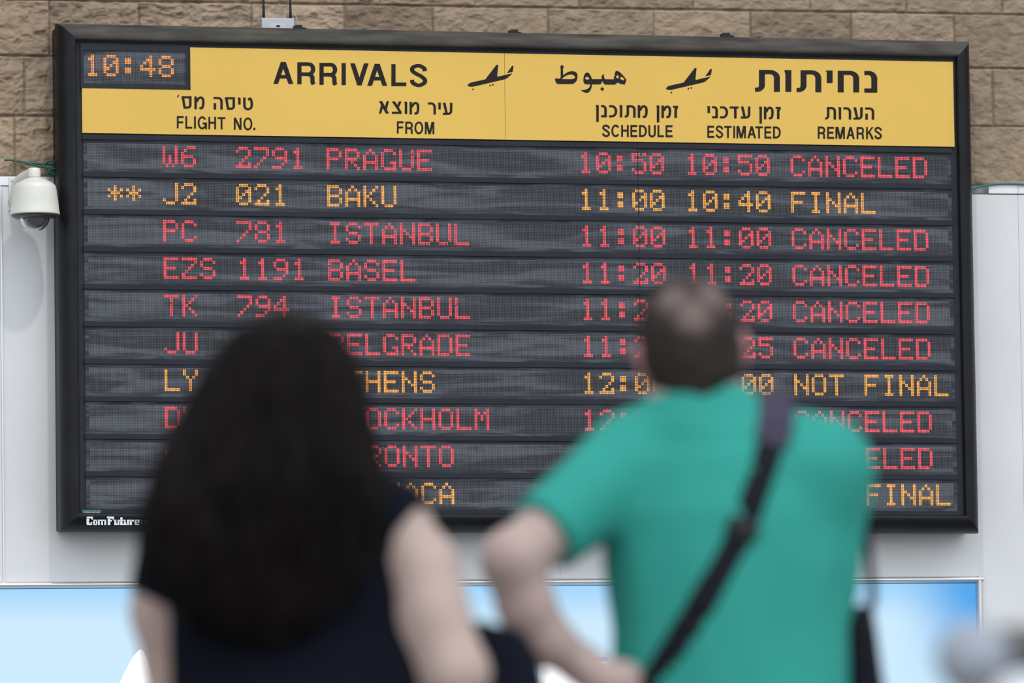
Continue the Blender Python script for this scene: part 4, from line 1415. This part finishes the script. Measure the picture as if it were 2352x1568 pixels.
def mx_(a, b):
    r = n_.new('ShaderNodeMath'); r.operation = 'MAXIMUM'; l_.new(a, r.inputs[0]); l_.new(b, r.inputs[1]); return r.outputs[0]


pa = mx_(mx_(patch(onskull(1545, 688), 0.006, 0.040), patch(onskull(1634, 684), 0.006, 0.042)), patch(onskull(1592, 722), 0.006, 0.046))
sc_ = n_.new('ShaderNodeMath'); sc_.operation = 'MULTIPLY'; l_.new(pa, sc_.inputs[0]); sc_.inputs[1].default_value = 0.62
l_.new(mixc(sc_.outputs[0], src, (0.27, 0.195, 0.17)), pb.inputs['Base Color'])
# trousers and shoes
T_ = Field((-0.26, -0.17, 0.04), (0.30, 0.19, 1.02), 0.0075)
legs(T_, 0.93, 0.085, 0.50, 0.090, 0.070, 0.056, 0.0, 0.04, 0.02)
T_.loft([(0.86, 0.02, 0, 0.165, 0.108), (0.98, 0.02, 0, 0.16, 0.106)], 0.02)
T_.keep(lambda X, Y, Z: np.maximum(0.06 - Z, Z - 0.99))
T_.mesh('trousers', m_jean, man)
for sg in (-1, 1):
    Q = Field((sg * 0.125 - 0.07, -0.14, -0.002), (sg * 0.125 + 0.11, 0.22, 0.15), 0.006)
    foot(Q, 0.02 + sg * 0.125, 0.0)
    Q.keep(lambda X, Y, Z: 0.002 - Z)
    Q.mesh('shoe', m_shoe, man)


# crossbody strap: a webbing band lying on the shirt, back and front, and the bag at the left hip
def band(pts, wid, th, fig_world=True):
    """ribbon through local points with outward normals given as (point, normal)"""
    mb = MB()
    n = len(pts)
    vs = []
    for i, (q, nn) in enumerate(pts):
        t = np.array(pts[min(i + 1, n - 1)][0]) - np.array(pts[max(i - 1, 0)][0])
        t = t / np.linalg.norm(t)
        nn = np.array(nn, float); nn -= t * (nn @ t); nn /= np.linalg.norm(nn)
        s_ = np.cross(t, nn)
        wd = wid[i] if hasattr(wid, '__len__') else wid
        for a, b in ((-1, 0), (-.85, 1), (.85, 1), (1, 0)):
            vs.append(np.array(q) + s_ * a * wd / 2 + nn * b * th)
    fs = []
    for i in range(n - 1):
        for k in range(4):
            fs.append((i * 4 + k, i * 4 + (k + 1) % 4, i * 4 + 4 + (k + 1) % 4, i * 4 + 4 + k))
    fs += [(0, 1, 2, 3), (n * 4 - 1, n * 4 - 2, n * 4 - 3, n * 4 - 4)]
    mb.add(vs, fs)
    return mb


def on_back(px, py, off=0.002):
    q = L(px, py, -0.08)
    for _ in range(4):
        y = G.surf_y(q[0], q[2], -1)
        q = L(px, py, (y if y is not None else -0.02) - off)
    return q


crossbag = empty('crossbody_bag', mf.O, YAW)
tag(crossbag, 'black crossbody bag whose strap runs diagonally over the green t-shirt', 'bag')
path = spline([(1782, 968), (1772, 1010), (1757, 1060), (1738, 1120), (1712, 1190), (1680, 1262), (1640, 1335), (1600, 1405), (1560, 1470), (1520, 1535), (1490, 1585), (1462, 1640)], 5)
bp_ = [on_back(x, y) for x, y in path]
bk_ = [(q, (0, -1, 0.15)) for q in bp_]
topz = bp_[0]
fp = []
zt_ = topz[2]
xt_ = topz[0]
# over the shoulder and down across the chest
zs_ = zt_
for k, a in enumerate(np.linspace(0.2, 1.0, 6)):
    yy = topz[1] + (0.06 - topz[1]) * a
    j = int(round((yy - G.lo[1]) / G.h)); i = int(round((xt_ - 0.0 - G.lo[0]) / G.h))
    c = np.nonzero(G.f[i, j, :] < 0)[0]
    z = G.ax[2][c[-1]] + 0.003 if len(c) else zs_
    fp.append((np.array([xt_, yy, z]), (0, 0.2, 1)))
for a in np.linspace(0.1, 1.0, 9):
    x = xt_ + (-0.215 - xt_) * a; z = fp[5][0][2] + (0.98 - fp[5][0][2]) * a
    y = G.surf_y(x, z, 1)
    fp.append((np.array([x, (y if y is not None else 0.0) + 0.004, z]), (0 if a < .9 else -1, 1, 0.1)))
allp = [q for q in fp[::-1]] + bk_
st_o = band(allp, 0.043, 0.004).obj('strap', m_strap, None); st_o.parent = crossbag
pp_ = [(on_back(x, y, 0.0045), (0, -1, 0.4)) for x, y in spline([(1783, 962), (1779, 985), (1774, 1008), (1769, 1022)], 5)]
pad_p = [(q + np.array([0, 0, 0.004]), nn) for q, nn in fp[:6][::-1]] + pp_
wds = [0.055] * len(pad_p); wds[-1] = 0.042
pd_o = band(pad_p, wds, 0.012).obj('shoulder_pad', m_pad, None, smooth=False); pd_o.parent = crossbag
bk2 = [(on_back(x, y, 0.007), (0, -1, 0.1)) for x, y in [(1714, 1196), (1708, 1208), (1702, 1222), (1697, 1234)]]
bu = band(bk2, 0.050, 0.006).obj('slider_buckle', mat('black_plastic', (0.012, 0.012, 0.0135), 0.45, spec=0.2), None); bu.parent = crossbag
Bq = Field((-0.36, -0.20, 0.68), (-0.06, 0.12, 1.12), 0.006)
Bq.loft([(0.76, -0.215, -0.06, 0.045, 0.10), (0.80, -0.215, -0.06, 0.05, 0.115), (0.95, -0.213, -0.06, 0.05, 0.115), (1.02, -0.208, -0.06, 0.03, 0.105)], 0.01, 3.5)
Bq.mesh('bag_body', m_bag, crossbag)
Bq = Field((-0.36, -0.20, 0.86), (-0.06, 0.12, 1.10), 0.006)
Bq.loft([(0.90, -0.217, -0.062, 0.055, 0.12), (1.0, -0.213, -0.062, 0.050, 0.116), (1.03, -0.206, -0.06, 0.032, 0.106)], 0.01, 3.5)
Bq.mesh('flap', m_strap, crossbag)

# black bag hanging at his right side by a thin strap
sbag = empty('shoulder_bag', mf.O, YAW)
tag(sbag, 'slim black bag hanging from a thin strap beside the man in green', 'bag')
yb_ = 0.15
bc0 = L(1945, 1500, yb_)
SB = Field((bc0[0] - 0.10, 0.05, 0.70), (bc0[0] + 0.12, 0.27, 1.36), 0.006)
row_ = lambda y, l, r, ry: (L(1900, y, yb_)[2], (L(l, y, yb_)[0] + L(r, y, yb_)[0]) / 2, yb_, (L(r, y, yb_)[0] - L(l, y, yb_)[0]) / 2, ry)
SB.loft([row_(1394, 1955, 2000, 0.02), row_(1404, 1942, 2006, 0.035), row_(1450, 1930, 2013, 0.05), row_(1520, 1920, 2022, 0.058), row_(1620, 1910, 2036, 0.06), row_(1800, 1905, 2040, 0.06), row_(1980, 1910, 2036, 0.055), row_(2000, 1925, 2020, 0.04)], 0.015, 3.0)
SB.ripple(0.005, 14, 14, 10, 4)
SB.mesh('bag_body', m_bag, sbag)
spn = spline([(1890, 1010), (1950, 1080), (1982, 1170), (1991, 1240), (1998, 1310), (2003, 1360), (1998, 1400)], 5)
sb_p = []
for i, (x, y) in enumerate(spn):
    dy = 0.09 + 0.07 * min(1, i / 14)
    sb_p.append((L(x, y, dy), (0.6, -0.8, 0)))
so = band(sb_p, 0.017, 0.004).obj('strap', m_strap, None); so.parent = sbag

# ------------------------------------------------------------------ WOMAN
wf = Fig(690, 720, 1.672)
wom = empty('person', wf.O, YAW)
tag(wom, 'woman with long dark curly hair and a navy black top, seen from behind', 'person')
L = wf.L
skw = L(655, 868, 0.0)
F = Field((-0.42, -0.30, -0.01), (0.44, 0.36, 1.70), 0.0055)
Pw, invw = head(F, skw, -0.05, 0.12, 0.95)
nbw = L(668, 1050)
F.cap(skw + np.array([0, -0.01, -0.06]), nbw, 0.045, 0.050, 0.03)
wt = lambda y, l, r, ry, cy=0.0: (L(690, y)[2], (L(l, y)[0] + L(r, y)[0]) / 2, cy, (L(r, y)[0] - L(l, y)[0]) / 2, ry)
torw = [wt(1120, 520, 840, 0.065), wt(1190, 455, 890, 0.090), wt(1300, 430, 915, 0.105), wt(1450, 398, 968, 0.100), wt(1568, 415, 1015, 0.100), wt(1700, 405, 1010, 0.11), wt(1900, 400, 1000, 0.12)]
F.loft(torw, 0.03)
sL, sR = L(432, 1188), L(893, 1212)
F.cap(nbw, sL, 0.045, 0.052, 0.04); F.cap(nbw, sR, 0.045, 0.054, 0.04)
eL, eR = L(404, 1640, 0.10), L(1050, 1545, -0.06)
wL_ = np.array([eL[0] + 0.16, 0.21, eL[2] + 0.03])
wR_ = L(985, 1660, 0.12)
F.chain([sL, L(374, 1400, 0.07), eL], [0.050, 0.043, 0.039], 0.03)
F.chain([eL, wL_], [0.039, 0.025], 0.02)
F.chain([sR, L(968, 1310, -0.02), L(996, 1410, -0.04), eR], [0.055, 0.050, 0.048, 0.045], 0.03)
F.chain([eR, wR_], [0.044, 0.026], 0.02)
pL = wL_ + np.array([0.065, 0.01, 0.0])
hand(F, wL_, pL, [[pL + np.array([0.03, 0.0, 0.026 - 0.018 * i]), pL + np.array([0.062, -0.01, 0.026 - 0.018 * i]), pL + np.array([0.078 - 0.004 * abs(i - 1), -0.026, 0.026 - 0.018 * i])] for i in range(4)],
     [wL_ + np.array([0.02, 0, 0.02]), pL + np.array([0.0, -0.01, 0.05]), pL + np.array([0.03, -0.02, 0.06])], r=0.008, wr=0.024)
pR = wR_ + np.array([-0.065, 0.01, -0.02])
hand(F, wR_, pR, [[pR + np.array([-0.03, 0.0, 0.026 - 0.018 * i]), pR + np.array([-0.062, -0.006, 0.022 - 0.018 * i]), pR + np.array([-0.078 + 0.004 * abs(i - 1), -0.018, 0.018 - 0.018 * i])] for i in range(4)],
     [wR_ + np.array([-0.02, 0, 0.02]), pR + np.array([0.0, -0.01, 0.05]), pR + np.array([-0.03, -0.02, 0.06])], r=0.008, wr=0.024)
legs(F, 0.88, 0.09, 0.47, 0.085, 0.052, 0.037, 0.0, 0.02)
F.mesh('body', m_skin2, wom)
G2 = Field((-0.42, -0.24, 0.76), (0.40, 0.26, 1.52), 0.0055)
G2.loft([(z, cx, cy, rx + 0.014, ry + 0.014) for z, cx, cy, rx, ry in torw], 0.03)
G2.cap(nbw + np.array([0, 0, -0.01]), sL, 0.055, 0.066, 0.05); G2.cap(nbw + np.array([0, 0, -0.01]), sR, 0.052, 0.063, 0.05)
G2.chain([sL, L(388, 1345, 0.05)], [0.066, 0.056], 0.03)
G2.chain([sR, L(968, 1310, -0.02)], [0.063, 0.058], 0.03)
G2.ripple(0.005, 10, 10, 6, 8)
a_, b_2 = L(958, 1166, -0.03), L(890, 1300, -0.03)
edge = np.array([[q[0] + o, q[2]] for q, o in [(L(1000, 1760, -0.03), .3), (L(1000, 1700, -0.03), .1), (L(1000, 1568, -0.03), .02), (L(962, 1500, -0.03), 0), (L(921, 1400, -0.03), 0), (L(894, 1290, -0.03), 0), (L(908, 1225, -0.03), 0), (L(955, 1168, -0.03), 0), (L(990, 1140, -0.03), .05)]])
za, zb2 = L(305, 1352)[2], L(375, 1388)[2]
xa, xb2 = L(305, 1352)[0], L(375, 1388)[0]


def wcut(X, Y, Z):
    hem = 0.80 - Z
    xe = np.interp(Z, edge[:, 1], edge[:, 0])
    r_ = X - xe
    ll = np.where(X < xb2 + 0.01, (za + (zb2 - za) * (X - xa) / (xb2 - xa)) - Z, -1.0)
    return np.maximum(np.maximum(hem, r_), ll)


G2.keep(wcut)
G2.mesh('top', m_navy, wom)
# hair
HF = Field((-0.32, -0.26, 0.98), (0.20, 0.14, 1.72), 0.0055)
hr = lambda y, l, r, cy, ry: (L(650, y)[2], (L(l, y)[0] + L(r, y)[0]) / 2, cy, (L(r, y)[0] - L(l, y)[0]) / 2, ry)
hp = [hr(718, 620, 690, -0.005, 0.03), hr(740, 577, 733, -0.005, 0.055), hr(765, 539, 774, -0.008, 0.078), hr(800, 511, 800, -0.012, 0.095), hr(850, 481, 822, -0.02, 0.105), hr(900, 453, 835, -0.03, 0.105), hr(950, 427, 845, -0.045, 0.098),
      hr(1000, 405, 854, -0.06, 0.09), hr(1050, 387, 866, -0.075, 0.085), hr(1100, 372, 878, -0.095, 0.078), hr(1150, 364, 882, -0.11, 0.07), hr(1200, 352, 882, -0.118, 0.062), hr(1250, 354, 870, -0.122, 0.055),
      hr(1300, 366, 858, -0.125, 0.048), hr(1350, 385, 825, -0.125, 0.042), hr(1400, 420, 780, -0.125, 0.036), hr(1450, 470, 720, -0.122, 0.028), hr(1480, 520, 680, -0.12, 0.018)]
HF.loft(hp, 0.02, 2.2)
# open the hair at the face
fc = Pw(0, 0.11, -0.05)
HF.ell(fc, (0.062, 0.06, 0.085), 0.01, invw, sub=True)
HF.ripple(0.010, 16, 16, 9, 6)
HF.ripple(0.005, 42, 42, 18, 7)
hair2 = HF.mesh('hair', m_lhair, wom)
lk = MB()
hp_s = np.array(sorted(hp))
for k in range(170):
    a = math.pi * (1.0 + (k + 0.5) / 170.0) + rng.uniform(-0.05, 0.05)     # round the back half
    ztop = hp_s[-1, 0] - rng.uniform(0.02, 0.10); zend = rng.uniform(hp_s[0, 0] + 0.0, 1.22)
    ph, ph2, fr = rng.uniform(0, 6.28), rng.uniform(0, 6.28), rng.uniform(26, 46)
    pts, rr = [], []
    zs2 = np.linspace(ztop, zend, 34)
    for i, z in enumerate(zs2):
        cx, cy, rx, ry = [np.interp(z, hp_s[:, 0], hp_s[:, j]) for j in (1, 2, 3, 4)]
        t = i / 33.0
        wv = 0.004 + 0.007 * t
        pts.append((cx + rx * 0.99 * math.cos(a) + wv * math.sin(z * fr + ph), cy + ry * 0.99 * math.sin(a) + wv * math.cos(z * fr + ph2), z))
        rr.append(0.0048 * (1 - 0.6 * t ** 3))
    lk.tube(pts, rr, 6)
lo = lk.obj('curly_locks', m_lhair, None, smooth=True); lo.parent = wom
T2 = Field((-0.28, -0.17, 0.03), (0.28, 0.19, 0.98), 0.0075)
legs(T2, 0.88, 0.09, 0.47, 0.097, 0.062, 0.048, 0.0, 0.02)
T2.loft([(0.80, -0.01, 0, 0.178, 0.122), (0.92, -0.01, 0, 0.17, 0.115)], 0.03)
T2.keep(lambda X, Y, Z: np.maximum(0.06 - Z, Z - 0.93))
T2.mesh('trousers', m_jean, wom)
for sg in (-1, 1):
    Q = Field((sg * 0.11 - 0.08, -0.14, -0.002), (sg * 0.11 + 0.08, 0.22, 0.15), 0.006)
    foot(Q, sg * 0.11, 0.0)
    Q.keep(lambda X, Y, Z: 0.002 - Z)
    Q.mesh('shoe', m_shoe, wom)

# dark bag between the two of them, carried on the woman's forearm
hbg = empty('handbag', wf.O, YAW)
tag(hbg, 'dark navy bag between the woman and the man in green, carried on her arm', 'bag')
yb2 = 0.165
rw = lambda y, l, r, ry: (L(1100, y, yb2)[2], (L(l, y, yb2)[0] + L(r, y, yb2)[0]) / 2, yb2, (L(r, y, yb2)[0] - L(l, y, yb2)[0]) / 2, ry)
bb0 = L(1150, 1500, yb2)
HB = Field((bb0[0] - 0.14, 0.08, bb0[2] - 0.34), (bb0[0] + 0.14, 0.25, bb0[2] + 0.08), 0.006)
HB.loft([rw(1432, 1060, 1120, 0.02), rw(1437, 1040, 1165, 0.035), rw(1450, 1030, 1195, 0.045), rw(1480, 1025, 1218, 0.05), rw(1510, 1020, 1236, 0.055), rw(1568, 1015, 1250, 0.06), rw(1700, 1005, 1268, 0.065), rw(1860, 1005, 1268, 0.065), rw(1890, 1020, 1250, 0.05)], 0.012, 2.8)
HB.ripple(0.004, 14, 14, 10, 9)
HB.mesh('bag_body', m_nbag, hbg)
b = MB()
a0 = bb0 + np.array([-0.06, 0, -0.02]); a1 = bb0 + np.array([0.03, 0, 0.02])
b.tube(spline([tuple(a0), tuple(a0 + np.array([-0.03, -0.02, 0.02])), tuple(L(1010, 1500, 0.03)), tuple(a0 + np.array([0.0, 0.02, 0.06])), tuple(a1)], 5), 0.006, 8)
ho = b.obj('handle', m_strap, None, smooth=True); ho.parent = hbg

# ================================================================== BARRIER POSTS close to the lens
m_bar = mat('pale_grey_enamel', (0.30, 0.32, 0.36), 0.45)
m_wht = mat('white_enamel', (0.72, 0.73, 0.76), 0.45)
m_oliv = mat('dark_olive_webbing', (0.10, 0.10, 0.085), 0.7)


def at_depth(px, py, t):
    return CAM + ray(px, py) * t


def post(px, py, t, rpx, m, label):
    c = at_depth(px, py, t)
    r = rpx * t / FPX
    root = empty('barrier_post', (c[0], c[1], 0))
    tag(root, label, 'barrier')
    b = MB()
    b.lathe([(r * math.sin(a), r * -math.cos(a)) for a in np.linspace(0, math.pi, 20)], tuple(c), 32)
    b.obj('ball_top', m, root, smooth=True)
    b = MB()
    b.lathe([(0.018, 0.02), (0.018, c[2] - r * 0.9)], (c[0], c[1], 0), 24)
    b.obj('pole', m, root, smooth=True)
    b = MB()
    b.lathe([(0, 0.03), (0.03, 0.03), (0.08, 0.018), (0.115, 0.012), (0.12, 0.0), (0, 0.0)], (c[0], c[1], 0), 32)
    smooth_by_angle(b.obj('base', m, root), 40)
    return root, c


r1, ca_ = post(2236, 1512, 7.6, 88, m_bar, 'pale grey ball-topped post, strongly blurred, at the lower right of the lightbox')
r2, cb_ = post(2356, 1628, 7.0, 84, m_wht, 'white ball-topped post in the bottom right corner, strongly blurred')
b = MB()
e0 = at_depth(2318, 1490, 7.75); e1 = at_depth(2900, 1506, 8.6)
b.tube([e0, e0 + (e1 - e0) * .5, e1], 0.026, 12)
tp = b.obj('rail_arm', m_oliv, None, smooth=True)
tp.parent = r1
tp.matrix_basis = world_of(r1).inverted()
